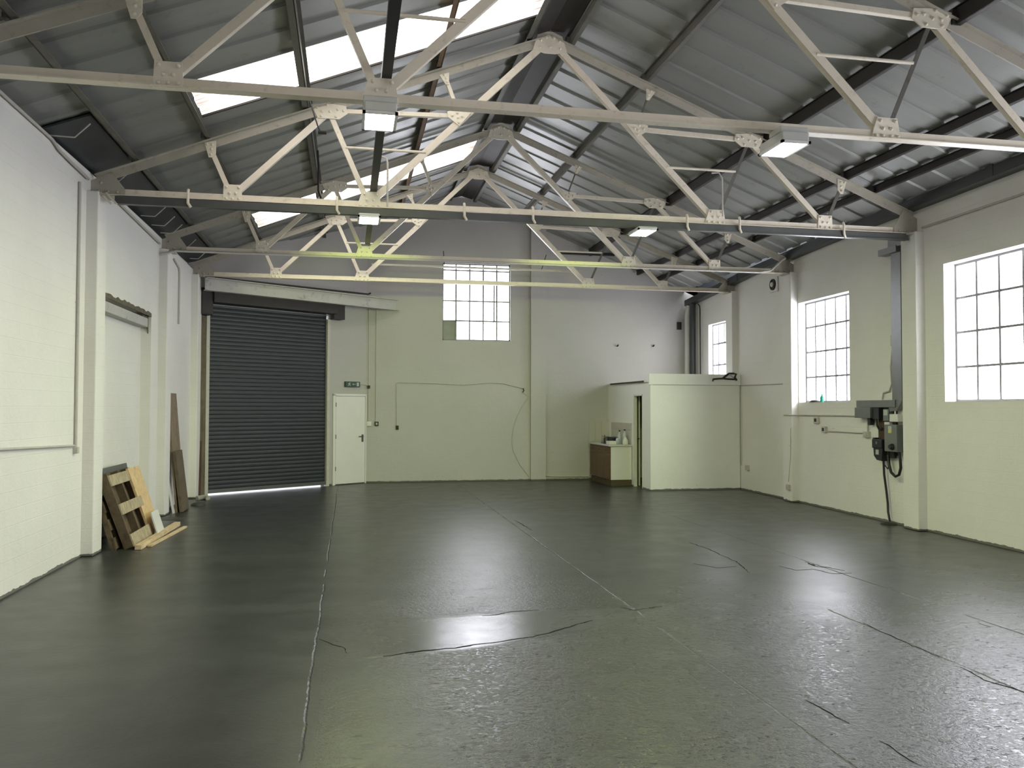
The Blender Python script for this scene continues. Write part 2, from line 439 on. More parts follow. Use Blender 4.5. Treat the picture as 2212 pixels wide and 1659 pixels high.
# ------------------------------------------------------------------ setting: floor, walls
fl = MB(); fl.box(-3.4, 8.4, YN-.3, 19., -.12, 0)
fl = fl.build('floor', 'floor'); tag(fl, 'grey painted concrete floor, worn and glossy', kind='structure')
CRACKS = [
[(-0.193, 6.088), (-0.094, 5.929), (-0.014, 5.846), (0.002, 5.691)] ,
[(0.242, 5.582), (0.462, 5.656), (0.718, 5.685), (0.99, 5.769), (1.129, 5.802), (1.308, 5.852), (1.555, 6.008), (1.737, 6.147), (1.869, 6.22)] ,
[(1.044, 6.521), (1.157, 6.53), (1.326, 6.62), (1.536, 6.612)] ,
[(4.115, 9.567), (4.14, 9.09), (4.112, 8.664), (4.098, 8.299), (3.949, 7.695)] ,
[(3.603, 8.257), (3.744, 8.0), (3.967, 8.034)] ,
[(4.422, 7.975), (4.481, 7.739), (4.694, 7.748), (4.745, 7.499), (4.955, 7.507)] ,
[(4.821, 8.138), (4.8, 7.879), (4.89, 7.812), (4.955, 7.626)] ,
[(3.9, 5.766), (3.881, 5.541), (3.878, 5.377), (3.855, 5.145), (3.858, 4.874)] ,
[(4.763, 5.603), (4.766, 5.466)] ,
[(2.547, 4.311), (2.569, 4.161), (2.584, 3.948)] ,
[(2.396, 11.909), (2.414, 11.468), (2.431, 10.884)] ,
[(3.851, 4.675), (3.807, 4.41), (3.848, 4.275), (3.882, 4.109)] ,
[(2.567, 6.545), (2.297, 6.468), (2.216, 6.579)] ,
[(2.599, 3.719), (2.599, 3.579), (2.604, 3.421)] ,
]
CW = [0.01, 0.022, 0.014, 0.016, 0.012, 0.016, 0.05, 0.014, 0.01, 0.012, 0.02, 0.016, 0.008, 0.012]
for pts, wd in zip(CRACKS, CW):
    # irregular open cracks, a few millimetres proud where the paint film has lifted
    mb = MB(); P = [Vector((a, b_, 0)) for a, b_ in pts]; fine = []
    for a, b_ in zip(P[:-1], P[1:]):
        n = max(2, int((b_-a).length/.05))
        for k in range(n):
            q = a.lerp(b_, k/n); fine.append(q+Vector((random.uniform(-1,1), random.uniform(-1,1), 0))*.010)
    fine.append(P[-1])
    vs = []
    for i, q in enumerate(fine):
        d = (fine[min(i+1,len(fine)-1)]-fine[max(i-1,0)]).normalized(); n = Vector((-d.y, d.x, 0))
        w_ = wd*.5*random.uniform(.25, 1.)*min(1, (i+.4)/3, (len(fine)-i-.6)/3)
        vs += [q+n*w_+Vector((0,0,.001)), q-n*w_+Vector((0,0,.001)), q+Vector((0,0,.003))]
    fs = []
    for i in range(len(fine)-1):
        fs += [(3*i,3*i+2,3*i+5,3*i+3),(3*i+2,3*i+1,3*i+4,3*i+5)]
    mb.add(vs, fs); mb.build('crack', 'crackm', fl)
gr = MB(); gr.box(-9, 8, 16.0, 30, -.30, -.02)
g_ = gr.build('trim_1', 'outside'); tag(g_, 'pale yard paving outside the shutter', kind='structure')

W2 = (11.70, 13.28, 1.752, 3.50); W1 = (6.80, 9.50, 1.74, 3.547); W3 = (16.06, 17.27, 2.30, 3.51); W0 = (3.4, 5.9, 1.74, 3.547)
def pw(s, pts):
    if s <= pts[0][0]: return pts[0][1]
    for (a, b_), (c_, d_) in zip(pts[:-1], pts[1:]):
        if s <= c_: return b_+(d_-b_)*(s-a)/(c_-a)
    return pts[-1][1]
ztr = lambda s: pw(s, [(8.0, 4.41), (10.1, 4.40), (14.5, 4.29), (18.2, 4.06)])
ztl = lambda s: pw(s, [(7.5, 4.34), (13.3, 4.245), (15.4, 4.13)])
rw = grid_wall(RW, YN, 18.7, 0, ztr, [W0, W1, W2, W3], .24).build('wall_right', 'wall_y')
tag(rw, 'white painted right-hand wall with steel-barred windows', kind='structure')
MB().box(YN, 18.7, -.26, -.20, 3.6, 4.75, RW).build('sky_light_stop', 'gutterd', rw)  # unseen upstand added to keep sky light from leaking over the wall
REC = (10.45, 12.86, -.01, 2.99)
lw = grid_wall(LW, YN, 17.0, 0, ztl, [REC], .14).build('wall_left', 'wall_y')
tag(lw, 'white painted block wall on the left', kind='structure')
MB().box(YN, 17.0, -.36, -.14, 0, 4.72, LW).build('backing_leaf', 'wall_y', lw)
MB().box(10.45, 12.72, -.14, -.012, 2.80, 2.93, LW).build('lintel', 'beam', lw, .01)
ed = [(10.45,2.985)]; up = []
random.seed(3)
for k in range(25): up.append((10.45+k*.1, 3.005+random.uniform(.0,.035)))
lo_ = [(12.86,2.965),(10.45,2.965)]
MB().prism(up+lo_, .005, lambda a,o_,c: LW(a,o_,c)).build('broken_edge', 'stain', lw)
hp = [(12.50,2.97),(12.55,2.86),(12.63,2.83),(12.72,2.88),(12.80,2.82),(12.86,2.72),(12.86,2.99)]
MB().prism(hp, .012, lambda a,o_,c: LW(a,o_-.05,c)).build('broken_corner', 'stain', lw)
# pillars are ribs of the side walls
def pillar(par, mp, y, ztop, o=.125, half=.16):
    MB().box(y-half, y+half, -.02, o, 0, ztop, mp).build('pillar', 'wall_y', par, .012)
for y in (Y0, *YT):
    pillar(lw, LW, y, ZC-.03)
    pillar(rw, RW, y, ZC-.03, .135)
# far wall (straight part), pier, angled shutter wall
FWIN = (2.04, 3.59, 3.155, 4.895)
fwl = grid_wall(FW, .374, 8.2, 0, lambda s: zs(s)+.02, [FWIN], .24)
# split at the ridge so the top follows both slopes
fwl = MB()
a = grid_wall(FW, .374, XC, 0, lambda s: zs(s)+.02, [(2.04, XC, 3.155, 4.895)], .24)
b = grid_wall(FW, XC, 8.2, 0, lambda s: zs(s)+.02, [(XC, 3.59, 3.155, 4.895)], .24)
fwl.add(a.v, a.f); fwl.add(b.v, b.f)
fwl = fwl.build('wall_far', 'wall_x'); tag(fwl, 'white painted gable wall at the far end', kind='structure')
pm = MB(); pm.add([FW(4.05,-.02,0),FW(4.40,-.02,0),FW(4.40,.09,0),FW(4.05,.09,0),FW(4.05,-.02,zs(4.05)+.02),FW(4.40,-.02,zs(4.40)+.02),FW(4.40,.09,zs(4.4)+.02),FW(4.05,.09,zs(4.05)+.02)],
       [(0,1,2,3),(4,7,6,5),(0,4,5,1),(1,5,6,2),(2,6,7,3),(3,7,4,0)])
pm.build('pillar', 'wall_x', fwl)
dz = lambda s: zs(DG(s,0,0)[0])+.02
dwl = grid_wall(DG, -.35, 3.667, 0, dz, [(.0, 2.68, -.01, 3.62)], .24).build('wall_shutter', 'wall_d')
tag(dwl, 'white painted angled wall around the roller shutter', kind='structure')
# near wall behind the camera
NW = lambda s, o, z: (s, YN+o, z)
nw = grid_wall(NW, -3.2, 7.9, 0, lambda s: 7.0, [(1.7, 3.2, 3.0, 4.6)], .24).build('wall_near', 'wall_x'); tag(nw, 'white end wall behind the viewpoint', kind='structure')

# ------------------------------------------------------------------ roof
def sheets(x0, x1, y0, y1, side, dzo=0., skip=()):
    """trapezoidal sheet: ribs run down the slope"""
    mb = MB(); pitch = .48; prof = [(0,0),(.235,0),(.255,.024),(.46,.024),(.48,0)]
    y = y0; ys = []
    while y < y1-1e-6:
        for a, h in prof[:-1]:
            if y+a < y1: ys.append((y+a, h))
        y += pitch
    ys.append((y1, 0))
    vs = []
    for (yy, h) in ys:
        for X in (x0, x1(yy) if callable(x1) else x1):
            vs.append((X, yy, zs(X)+h+dzo))
    fs = [(2*i, 2*i+1, 2*i+3, 2*i+2) for i in range(len(ys)-1)]
    return mb.add(vs, fs)
A0, A1, B0, B1 = 8.62, 9.55, 14.32, 15.38
C0, C1 = 2.85, 3.80  # unseen rooflight on the same spacing, added to light the nearest truss
roofL = MB()
XL0 = -3.25
for y0, y1 in ((YN-.3, C0), (C1, A0), (A1, B0), (B1, 18.9)):
    s_ = sheets(XL0, XC-.05, y0, y1, 'L'); roofL.add(s_.v, s_.f)
for y0, y1 in ((A0, A1), (B0, B1), (C0, C1)):
    s_ = sheets(XL0, -1.62, y0, y1, 'L'); roofL.add(s_.v, s_.f)
ce = roofL.build('ceiling', 'sheet'); tag(ce, 'grey ribbed steel roof sheets, left slope', kind='structure')
s_ = sheets(XC+.05, lambda y: xr(y)-.145, YN-.3, 18.9, 'R'); s2 = MB(); s2.add(s_.v, s_.f)
ce2 = s2.build('ceiling', 'sheet'); tag(ce2, 'grey ribbed steel roof sheets, right slope', kind='structure')
rc = MB(); rc.add([(XC-.24,YN,6.35),(XC,YN,6.41),(XC+.24,YN,6.35),(XC-.24,18.37,6.35),(XC,18.37,6.41),(XC+.24,18.37,6.35)], [(0,1,4,3),(1,2,5,4)])
rc.build('ridge_cap', 'dark', ce)
for n, (y0, y1) in enumerate(((A0, A1), (B0, B1), (C0, C1))):
    s_ = sheets(-1.62, 2.22, y0, y1, 'L', .004); q = MB(); q.add(s_.v, s_.f)
    w = q.build('window_%d' % (n+6), 'skylight'); tag(w, ('bright translucent rooflight nearer the camera', 'bright translucent rooflight farther down the roof', 'unseen rooflight above the viewpoint, added for light')[n], kind='structure')
# rooflight edge laps (dark flashing on the far edge) belong to the roof
for y in (A1+.012, B1+.012):
    MB().bar((-1.62,y,zs(-1.62)-.01),(2.22,y,zs(2.22)-.01),.03,.02).build('lap_strip', 'dark', ce)

def purlin(X, y0, y1, h, mat, label, ang=1, w=.055, z=None, group='roof purlins'):
    z0 = zs(X)-.005 if z is None else z
    mb = MB(); mb.box(X-.006, X+.006, y0, y1, z0-h, z0); 
    mb.box(min(X, X+ang*w), max(X, X+ang*w), y0, y1, z0-h, z0-h+.008)
    mb.box(min(X, X-ang*w*.6), max(X, X-ang*w*.6), y0, y1, z0-.012, z0-.004)
    # cleats bolted at each truss
    for y in (Y0, *YT):
        if y0 < y < y1: mb.box(X-.05, X-.006, y-.03, y+.03, z0-h, z0-.02)
    return tag(mb.build('purlin', mat), label, 'purlin')
purlin(-2.44, YN, 16.3, .085, 'purlin', 'grimy steel purlin along the dark left eaves gutter', 1, .07)
purlin(-1.66, YN, 16.9, .09, 'purlin', 'left-slope purlin along the lower ends of the rooflights', 1)
purlin(-.5, YN, 17.7, .11, 'purlin', 'pale purlin crossing the middle-left of the rooflights', -1, .07)
purlin(1.08, YN, 18.3, .11, 'rust', 'rusty brown purlin nearest the ridge on the left slope', -1)
purlin(2.22, YN, 18.3, .11, 'purlin', 'left one of the twin purlins under the ridge', -1, .07, 6.39)
purlin(2.72, YN, 18.3, .11, 'purlin', 'right one of the twin purlins under the ridge', 1, .07, 6.38)
purlin(3.74, YN, 18.3, .09, 'purlin', 'highest purlin on the right slope below the ridge', 1, .06)
purlin(5.42, YN, 18.3, .16, 'dark', 'deep purlin coloured dark for shade on the right slope, heaviest in the roof', 1, .05)  # darker than its left twin: shade put into the steel colour
purlin(6.58, YN, 18.3, .11, 'dark', 'right-slope purlin second up from the eaves gutter', 1, .05)
purlin(7.02, YN, 18.3, .09, 'dark', 'right-slope purlin nearest the eaves gutter', 1, .05)

# eaves gutters
gl = empty('gutter', (-2.7, 12.4, 4.35), 'dark box gutter lining with pale straps along the left eaves', 'gutter')
g1 = MB(); g1.add([(-2.95,8.62,4.315),(-2.49,8.62,4.49),(-2.49,16.2,4.49),(-2.95,16.2,4.315),(-2.95,8.62,4.335),(-2.49,8.62,4.51),(-2.49,16.2,4.51),(-2.95,16.2,4.335)],
    [(0,1,2,3),(4,7,6,5),(0,4,5,1),(1,5,6,2),(2,6,7,3),(3,7,4,0)]); g1.build('lining', 'gutterd', gl)
for y in (8.72, 10.32, 12.15, 12.75, 13.3, 14.45, 15.5, 16.1):
    MB().tube([(xl(y)+.01,y,4.30),(-2.66,y,4.295),(-2.52,y,4.44)], .008, 6).build('strap', 'conduit', gl)
gR = empty('gutter', (7.5, 8, 4.3), 'long slate grey eaves gutter on top of the right wall', 'gutter')
gm = MB()
def GR(s, o, z): return (xr(s)-o, s, ztr(s)+z)
for k in range(int((18.3-YN)/3.5)+1):
    y0 = YN+3.5*k; y1 = min(18.3, y0+3.5)
    gm.box(y0, y1, .155, .17, 0, .125, GR); gm.box(y0, y1, .0, .17, -.008, .0, GR); gm.box(y0, y1, .0, .012, 0, .125, GR)
gm.build('trough', 'gutterb', gR)
for y in (4.5, 8.4, 11.9, 15.4): MB().box(y, y+.12, .145, .176, -.012, .13, GR).build('joint_cover', 'gutterb', gR)

# ------------------------------------------------------------------ trusses
def gusset(mb, y, pts, rv):
    mb.prism(pts, -.012, lambda a, o, c: (a, y-.008+o, c))
    for a, c in rv: mb.rivet((a, y-.020, c))
def make_truss(y, label):
    L0, R0 = xl(y)+.06, xr(y)-.06
    t = empty('roof_truss', (XC, y, 4.03), label, 'roof truss')
    P = lambda X, Z: (X, y, Z)
    bc = MB(); bc.bar(P(L0,ZC), P(R0,ZC), .012, .082, (0,0,1)); bc.bar(P(L0,ZC-.037), P(R0,ZC-.037), .10, .008, (0,0,1)); bc.build('bottom_chord', 'cream', t)
    for sx, X0 in ((-1, L0), (1, R0)):
        r = MB(); A, B = P(X0, zraf(X0)), P(XC, zraf(XC)); r.bar(A, B, .012, .10, (0,0,1)); r.bar(A, B, .11, .009, (0,0,1), 0, .046); r.build('rafter', 'cream_shaded', t)
    def mir(X): return 2*XC-X
    m1, m2, m3 = (-1.62, zraf(-1.62)), (-.28, zraf(-.28)), (1.12, zraf(1.12)); q = (1.29, 5.24)
    tieL, tieR = (-.06, 4.77), (.90, 4.77)
    for k in (0, 1):
        f = (lambda a: a) if k == 0 else mir
        n1x = N1 if k == 0 else N4; n2x = N2 if k == 0 else N3
        fl_ = 1 if k == 0 else -1
        def strut(a, b, w, name='strut', d=.05, m='cream'):
            mb = MB(); mb.angle(P(*a), P(*b), w, d, .008, fl_); mb.build(name, m, t)
        dk = 'cream' if k == 0 else 'purlin'  # right struts take the dark purlin colour to stand for their shaded faces
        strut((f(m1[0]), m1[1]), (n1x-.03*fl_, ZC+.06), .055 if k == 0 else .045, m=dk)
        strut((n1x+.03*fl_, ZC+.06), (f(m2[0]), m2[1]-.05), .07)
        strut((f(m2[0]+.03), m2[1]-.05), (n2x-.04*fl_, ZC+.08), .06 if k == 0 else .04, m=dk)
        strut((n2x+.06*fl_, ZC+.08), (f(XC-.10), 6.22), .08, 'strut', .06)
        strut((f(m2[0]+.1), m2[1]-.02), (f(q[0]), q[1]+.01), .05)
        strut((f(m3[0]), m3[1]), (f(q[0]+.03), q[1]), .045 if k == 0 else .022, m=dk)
        MB().tube([P(f(tieL[0]), tieL[1]), P(f(tieR[0]), tieR[1])], .017, 8).build('tie_rod', 'cream', t)
        g = MB(); x0 = n1x
        gusset(g, y, [(x0-.108,ZC-.045),(x0+.108,ZC-.045),(x0+.10,ZC+.155),(x0-.10,ZC+.155)],
               [(x0-.07,ZC-.01),(x0,ZC-.01),(x0+.07,ZC-.01),(x0-.035,ZC+.055),(x0+.035,ZC+.055),(x0-.07,ZC+.125),(x0+.07,ZC+.125)]); g.build('gusset_plate', 'plate', t)
        g = MB(); x0 = n2x
        gusset(g, y, [(x0-.155,ZC-.045),(x0+.145,ZC-.045),(x0+.11,ZC+.155),(x0-.09,ZC+.155)],
               [(x0-.11,ZC-.012),(x0-.04,ZC-.012),(x0+.04,ZC-.012),(x0+.11,ZC-.012),(x0-.035,ZC+.055),(x0+.045,ZC+.055),(x0-.06,ZC+.125),(x0+.085,ZC+.125)]); g.build('gusset_plate', 'plate', t)
        x0, z0 = f(m1[0]), m1[1]
        g = MB(); gusset(g, y, [(x0-.05,z0+.02),(x0+.08,z0+.05) if k==0 else (x0+.05,z0+.02),(x0+.05+.03*fl_,z0-.10),(x0+.02*fl_+.02,z0-.15),(x0+.02*fl_-.02,z0-.15)] if k==0 else
               [(x0+.05,z0+.02),(x0-.08,z0+.05),(x0-.08,z0-.10),(x0-.04,z0-.15),(x0,z0-.15)], [(x0-.02*fl_,z0),(x0+.04*fl_,z0),(x0+.03*fl_,z0-.055),(x0+.025*fl_,z0-.115)]); g.build('gusset_plate', 'plate', t)
        x0, z0 = f(m3[0]), m3[1]
        g = MB(); gusset(g, y, [(x0-.06,z0-.04),(x0+.06,z0+.0),(x0+.06*fl_,z0-.15),(x0+.02*fl_,z0-.15)] if k==0 else [(x0+.06,z0-.04),(x0-.06,z0),(x0-.06,z0-.15),(x0-.02,z0-.15)],
               [(x0+.0,z0-.035),(x0+.025*fl_,z0-.075),(x0+.035*fl_,z0-.12)]); g.build('gusset_plate', 'plate', t)
        x0, z0 = f(m2[0]), m2[1]
        g = MB(); gusset(g, y, [(f(m2[0]+a),z0+b) for a, b in ((-.19,.03),(-.02,.06),(.22,.04),(.24,-.05),(.14,-.125),(-.11,-.125))],
               [(f(m2[0]+a),z0+b) for a, b in ((-.12,.0),(.0,.035),(.12,-.01),(.19,-.02),(-.06,-.045),(.03,-.04),(-.07,-.1),(.1,-.1))]); g.build('gusset_plate', 'plate', t)
        g = MB(); gusset(g, y, [(f(q[0]+a),q[1]+b) for a, b in ((-.13,.05),(-.05,.07),(.17,.06),(.02,-.12),(-.12,-.02))],
               [(f(q[0]+a),q[1]+b) for a, b in ((-.07,.0),(-.01,.04),(.0,-.02),(.05,.0),(.01,-.08))]); g.build('gusset_plate', 'plate', t)
    g = MB(); gusset(g, y, [(XC-.22,6.16),(XC-.07,6.12),(XC+.07,6.12),(XC+.22,6.16),(XC+.16,6.35),(XC+.03,6.40),(XC-.03,6.40),(XC-.16,6.35)],
               [(XC-.12,6.28),(XC+.12,6.28),(XC-.13,6.19),(XC+.13,6.19),(XC,6.20),(XC-.05,6.32),(XC+.05,6.32)]); g.build('gusset_plate', 'plate', t)
    # feet on the pillars
    for sx, X0 in ((1, L0), (-1, R0)):
        mb = MB(); gusset(mb, y+.0, [(X0-.06*sx,ZC-.045),(X0+.30*sx,ZC-.045),(X0+.30*sx,ZC+.04),(X0+.16*sx,zraf(X0+.16*sx)+.02),(X0-.06*sx,zraf(X0)-.02)], [(X0+.02*sx,ZC),(X0+.12*sx,ZC),(X0+.22*sx,ZC),(X0+.05*sx,ZC+.1)])
        mb.box(min(X0-.05*sx,X0+.14*sx), max(X0-.05*sx,X0+.14*sx), y-.13, y+.13, ZC-.065, ZC-.045)
        mb.build('bearing_foot', 'cream_shaded', t)
    return t
make_truss(YT[0], 'nearest cream riveted roof truss, whose bottom chord spans the whole picture')
make_truss(YT[1], 'second cream riveted roof truss, with grey cable trunking under its bottom chord')
make_truss(YT[2], 'third cream roof truss, its bottom chord glowing yellow-green under the lamps')
make_truss(YT[3], 'farthest cream roof truss, just in front of the shutter beam')
make_truss(Y0, 'cream roof truss behind the viewpoint')

# ------------------------------------------------------------------ windows
def window(name, mp, s0, s1, z0, z1, depth, cols, rows, label, casement=None, blank=None, sill='wall_y'):
    w = empty(name, mp((s0+s1)/2, -depth, z0), label, kind='structure')
    fr = MB(); t = .028
    for a, b, c, d in ((s0,s1,z0,z0+t),(s0,s1,z1-t,z1),(s0,s0+t,z0,z1),(s1-t,s1,z0,z1)): fr.box(a,b,-depth-.02,-depth+.02,c,d,mp)
    fr.build('window_frame', 'wframe', w)
    br = MB(); bt = .016
    for c in cols: br.box(c-bt, c+bt, -depth-.012, -depth+.014, z0, z1, mp)
    for r in rows: br.box(s0, s1, -depth-.014, -depth+.016, r-bt*.9, r+bt*.9, mp)
    for c in cols:
        for r in rows: br.prism([(c-.024,r),(c,r-.024),(c+.024,r),(c,r+.024)], .006, lambda a,o,cc: mp(a,-depth+.012+o,cc))
    br.build('glazing_bars', 'wframe', w)
    MB().box(s0, s1, -depth-.022, -depth-.016, z0, z1, mp).build('glass', 'glass', w)
    if casement:
        a, b, c, d = casement; cm = MB(); k = .016
        for e in ((a-k,b+k,c-k,c+k),(a-k,b+k,d-k,d+k),(a-k,a+k,c,d),(b-k,b+k,c,d)): cm.box(e[0],e[1],-depth-.01,-depth+.026,e[2],e[3],mp)
        cm.build('casement', 'softgrey', w)
    if blank:
        a, b, c, d = blank; MB().box(a,b,-depth-.012,-depth-.002,c,d,mp).build('blanked_pane', 'grey_pane', w)
    return w
def lin(a, b, n): return [a+(b-a)*k/n for k in range(1, n)]
window('window_1', RW, *W1[:2], W1[2], W1[3], .19, lin(W1[0], W1[1], 7), lin(W1[2], W1[3], 4), 'large steel-barred window nearest the camera in the right wall')
window('window_2', RW, *W2[:2], W2[2], W2[3], .16, lin(W2[0], W2[1], 5), lin(W2[2], W2[3], 4), 'middle steel-barred window in the right wall')
window('window_3', RW, *W3[:2], W3[2], W3[3], .12, lin(W3[0], W3[1], 4), [2.60, 3.07], 'window above the corner cubicle in the right wall', (16.35, 16.95, 2.32, 3.07))
window('window_4', FW, *FWIN[:2], FWIN[2], FWIN[3], .06, lin(FWIN[0], FWIN[1], 5), [3.60, 4.05, 4.46, 4.74], 'high window in the far gable wall with one grey pane', (2.35, 3.22, 3.60, 4.46), (2.06, 2.345, 3.18, 3.59))
window('window_5', RW, *W0[:2], W0[2], W0[3], .19, lin(W0[0], W0[1], 7), lin(W0[2], W0[3], 4), 'steel-barred window in the right wall beside the viewpoint')  # unseen window repeating the bay pattern, added to light the hall

window('window_9', NW, 1.7, 3.2, 3.0, 4.6, .10, lin(1.7, 3.2, 5), lin(3.0, 4.6, 4), 'unseen gable window behind the viewpoint, added for light')  # made-up window that lights the truss fronts and the cubicle
# ------------------------------------------------------------------ lamps
def lamp(x, y, label, z=3.9, low=False, gm='lamp'):
    t = empty('floodlight', (x, y, z), label, 'light fitting', 'floodlights hung under the trusses')
    top = 3.944 if low else 4.048
    b = MB(); b.box(x-.125, x+.125, y-.20, y+.20, z+.012, top-(.0 if low else .05)); b.build('housing', 'housing', t, .012)
    if not low:
        g = MB(); g.box(x-.13, x+.135, y-.17, y+.02, top-.055, top); g.build('gear_box', 'housing', t, .008)
    fr = MB(); 
    for e in ((-.135,.135,-.21,-.185),(-.135,.135,.185,.21),(-.135,-.112,-.21,.21),(.112,.135,-.21,.21)): fr.box(x+e[0],x+e[1],y+e[2],y+e[3],z-.004,z+.016)
    fr.build('bezel', 'whitep', t)
    gl_ = MB(); dz_ = .004; k_ = 0.
    # moulded bowl glass, deeper towards the far side on the angled fittings
    gl_.add([(x-.112,y-.185,z),(x+.112,y-.185,z),(x+.112,y+.185,z),(x-.112,y+.185,z),(x-.095,y-.15,z-dz_*(1+k_)),(x+.095,y-.15,z-dz_*(1+k_)),(x+.095,y+.165,z-dz_),(x-.095,y+.165,z-dz_)],
        [(3,2,1,0),(4,5,6,7),(0,1,5,4),(1,2,6,5),(2,3,7,6),(3,0,4,7)]); gl_.build('lamp_glass', gm, t)
    # the reflector throws part of the beam down the hall
    if y > 5:
        ld = bpy.data.lights.new('reflector_beam', 'SPOT'); ld.energy = 240 if low else 50; ld.color = (.78, 1., .24) if low else (.85, 1., .38)
        ld.spot_size = math.radians(64); ld.spot_blend = .45; ld.shadow_soft_size = .06
        lo = bpy.data.objects.new('reflector_beam', ld); COL.objects.link(lo); lo.parent = t
        lo.location = (0, .215, -.03); lo.rotation_euler = (math.radians(90-20), 0, 0)
lamp(.22, YT[0], 'lit floodlight under the nearest truss, left side')
lamp(3.70, YT[0], 'lit floodlight under the nearest truss, right side')
lamp(.22, YT[1], 'lit floodlight under the second truss, left side', 3.9, True, 'lamp2')
lamp(3.69, YT[1], 'lit floodlight under the second truss, right side', 3.9, True, 'lamp2')
lamp(.22, Y0, 'unseen added floodlight under the truss behind the viewpoint, left side', gm='added_lamp')  # unseen lamp pair, added to brighten the walls of the near hall
lamp(3.70, Y0, 'unseen added floodlight under the truss behind the viewpoint, right side', gm='added_lamp')

# ------------------------------------------------------------------ trunking and conduits in the roof
tr = empty('cable_trunking', (2.3, 9.99, 3.95), 'grey steel trunking slung under the second truss, running down to the electrics', 'trunking')
k = MB(); k.box(-2.62, 7.50, 9.99, 10.07, 3.955, 4.040); k.box(-2.62, 7.50, 9.975, 10.0, 3.95, 3.965); k.build('horizontal_run', 'galvd', tr)
k = MB(); k.box(10.28, 10.50, .0, .085, 1.76, 4.0, RW); k.box(10.02, 10.50, .0, .13, 3.93, 4.06, RW); k.box(10.30,10.72,.0,.14,3.86,3.95,RW); k.build('vertical_run', 'galv', tr, .003)
MB().prism([(10.28,1.76),(10.50,1.76),(10.62,1.60),(10.40,1.62)], .085, lambda a,o,c: RW(a,o,c)).build('elbow', 'galv', tr)
MB().box(10.42, 11.37, .0, .10, 1.665, 1.77, RW).build('lower_run', 'galv', tr, .003)
for x in (-1.83, -.157, 1.37, 2.23, 4.27, 5.0, 6.51):
    MB().tube([(x, 9.985, 4.15),(x, 9.965, 4.12),(x, 9.962, 3.99),(x+.03, 9.98, 3.945)], .016, 8).build('hanger', 'cream', tr)
for q, x in enumerate((-2.66, -2.60)):
    MB().bar((x-.10, 9.95, 4.06), (x+.02, 9.93, 3.93), .02, .02).build('end_bracket', 'cream', tr)
kk = MB(); kk.box(.235, .315, YN, 13.4, 4.265, 4.335); o = kk.build('cable_tray', 'black'); tag(o, 'long black channel running down the hall over the left floodlights', 'cable tray')
def tube_thing(name, mat, pts, r, label, cat, group=None, n=8):
    mb = MB(); mb.tube(pts, r, n); return tag(mb.build(name, mat), label, cat, group)
tube_thing('conduit', 'conduit', [(-2.82,13.26,3.96),(-2.74,13.26,3.98),(-2.62,13.38,4.045),(7.08,13.40,4.045),(7.30,13.38,4.08),(7.50,13.34,4.27),(7.55,13.3,4.3)], .018, 'pale conduit clipped under the third truss, bent up at both ends', 'conduit')
tube_thing('conduit', 'conduit', [(.29,9.94,4.63),(.36,9.94,4.66),(.42,9.94,4.64),(.435,9.94,4.58),(.435,9.94,4.06)], .012, 'thin hooked conduit drop beside the left floodlight on the second truss', 'conduit')
tube_thing('conduit', 'conduit', [(4.60,9.94,4.70),(4.70,9.94,4.71),(4.745,9.94,4.64),(4.75,9.94,4.14)], .010, 'thin hooked conduit drop at the right of the second truss', 'conduit')
sp_ = empty('suspended_rail', (2.5, 16.5, 4.47), 'thin grey rail hung on two rods in front of the gable window', 'rail')
MB().bar((.42,16.5,4.478),(4.69,16.5,4.478),.05,.035).build('rail_bar', 'conduit', sp_)
MB().tube([(1.865,16.5,4.49),(1.845,16.5,4.80)], .008, 6).build('hanger_rod', 'dark', sp_)
MB().tube([(3.873,16.5,4.49),(3.971,16.5,4.80)], .008, 6).build('hanger_rod', 'dark', sp_)
o = MB().box(4.55, 5.9, 17.86, 17.94, 5.10, 5.16).build('steel_bracket', 'black'); tag(o, 'short black steel bar under the deep purlin at the right of the gable', 'steel bar')
# black hangers on the left slope
h = empty('hanging_rod', (-.45,9.45,4.9), 'thin bent black rod with a small plate hanging from the left purlin', 'rod')
MB().tube([(-.50,9.40,5.16),(-.46,9.40,5.10),(-.40,9.40,4.90),(-.36,9.40,4.78),(-.34,9.40,4.74)], .008, 6).build('rod', 'black', h)
MB().box(-.36,-.27,9.36,9.44,4.715,4.73).build('plate', 'black', h)
tube_thing('hanging_rod', 'black', [(-.45,11.7,5.22),(-.44,11.7,5.0),(-.44,11.7,4.66),(-.40,11.7,4.55)], .013, 'straight black rod hanging above the second truss on the left', 'rod')
o = MB().box(-1.53,-1.44,10.16,10.24,4.80,4.83).build('steel_bracket', 'black'); tag(o, 'tiny black bracket on the left roof slope beyond the second truss', 'bracket')

# ------------------------------------------------------------------ beam over the shutter
bm_ = empty('lintel_beam', DG(2.0,.4,3.79), 'grubby white steel beam spanning above the roller shutter', 'beam')
b = MB(); b.box(-.20, 4.18, .36, .38, 3.80, 4.01, DG); b.box(-.20, 4.22, .32, .46, 3.785, 3.80, DG); b.box(-.2,4.18,.32,.46,4.01,4.025,DG); b.build('steel_section', 'beam', bm_)
MB().tube([DG(-.0,.36,4.045), DG(3.44,.36,4.08), DG(3.50,.36,4.11)], .018, 8).build('resting_pipe', 'dark', bm_)

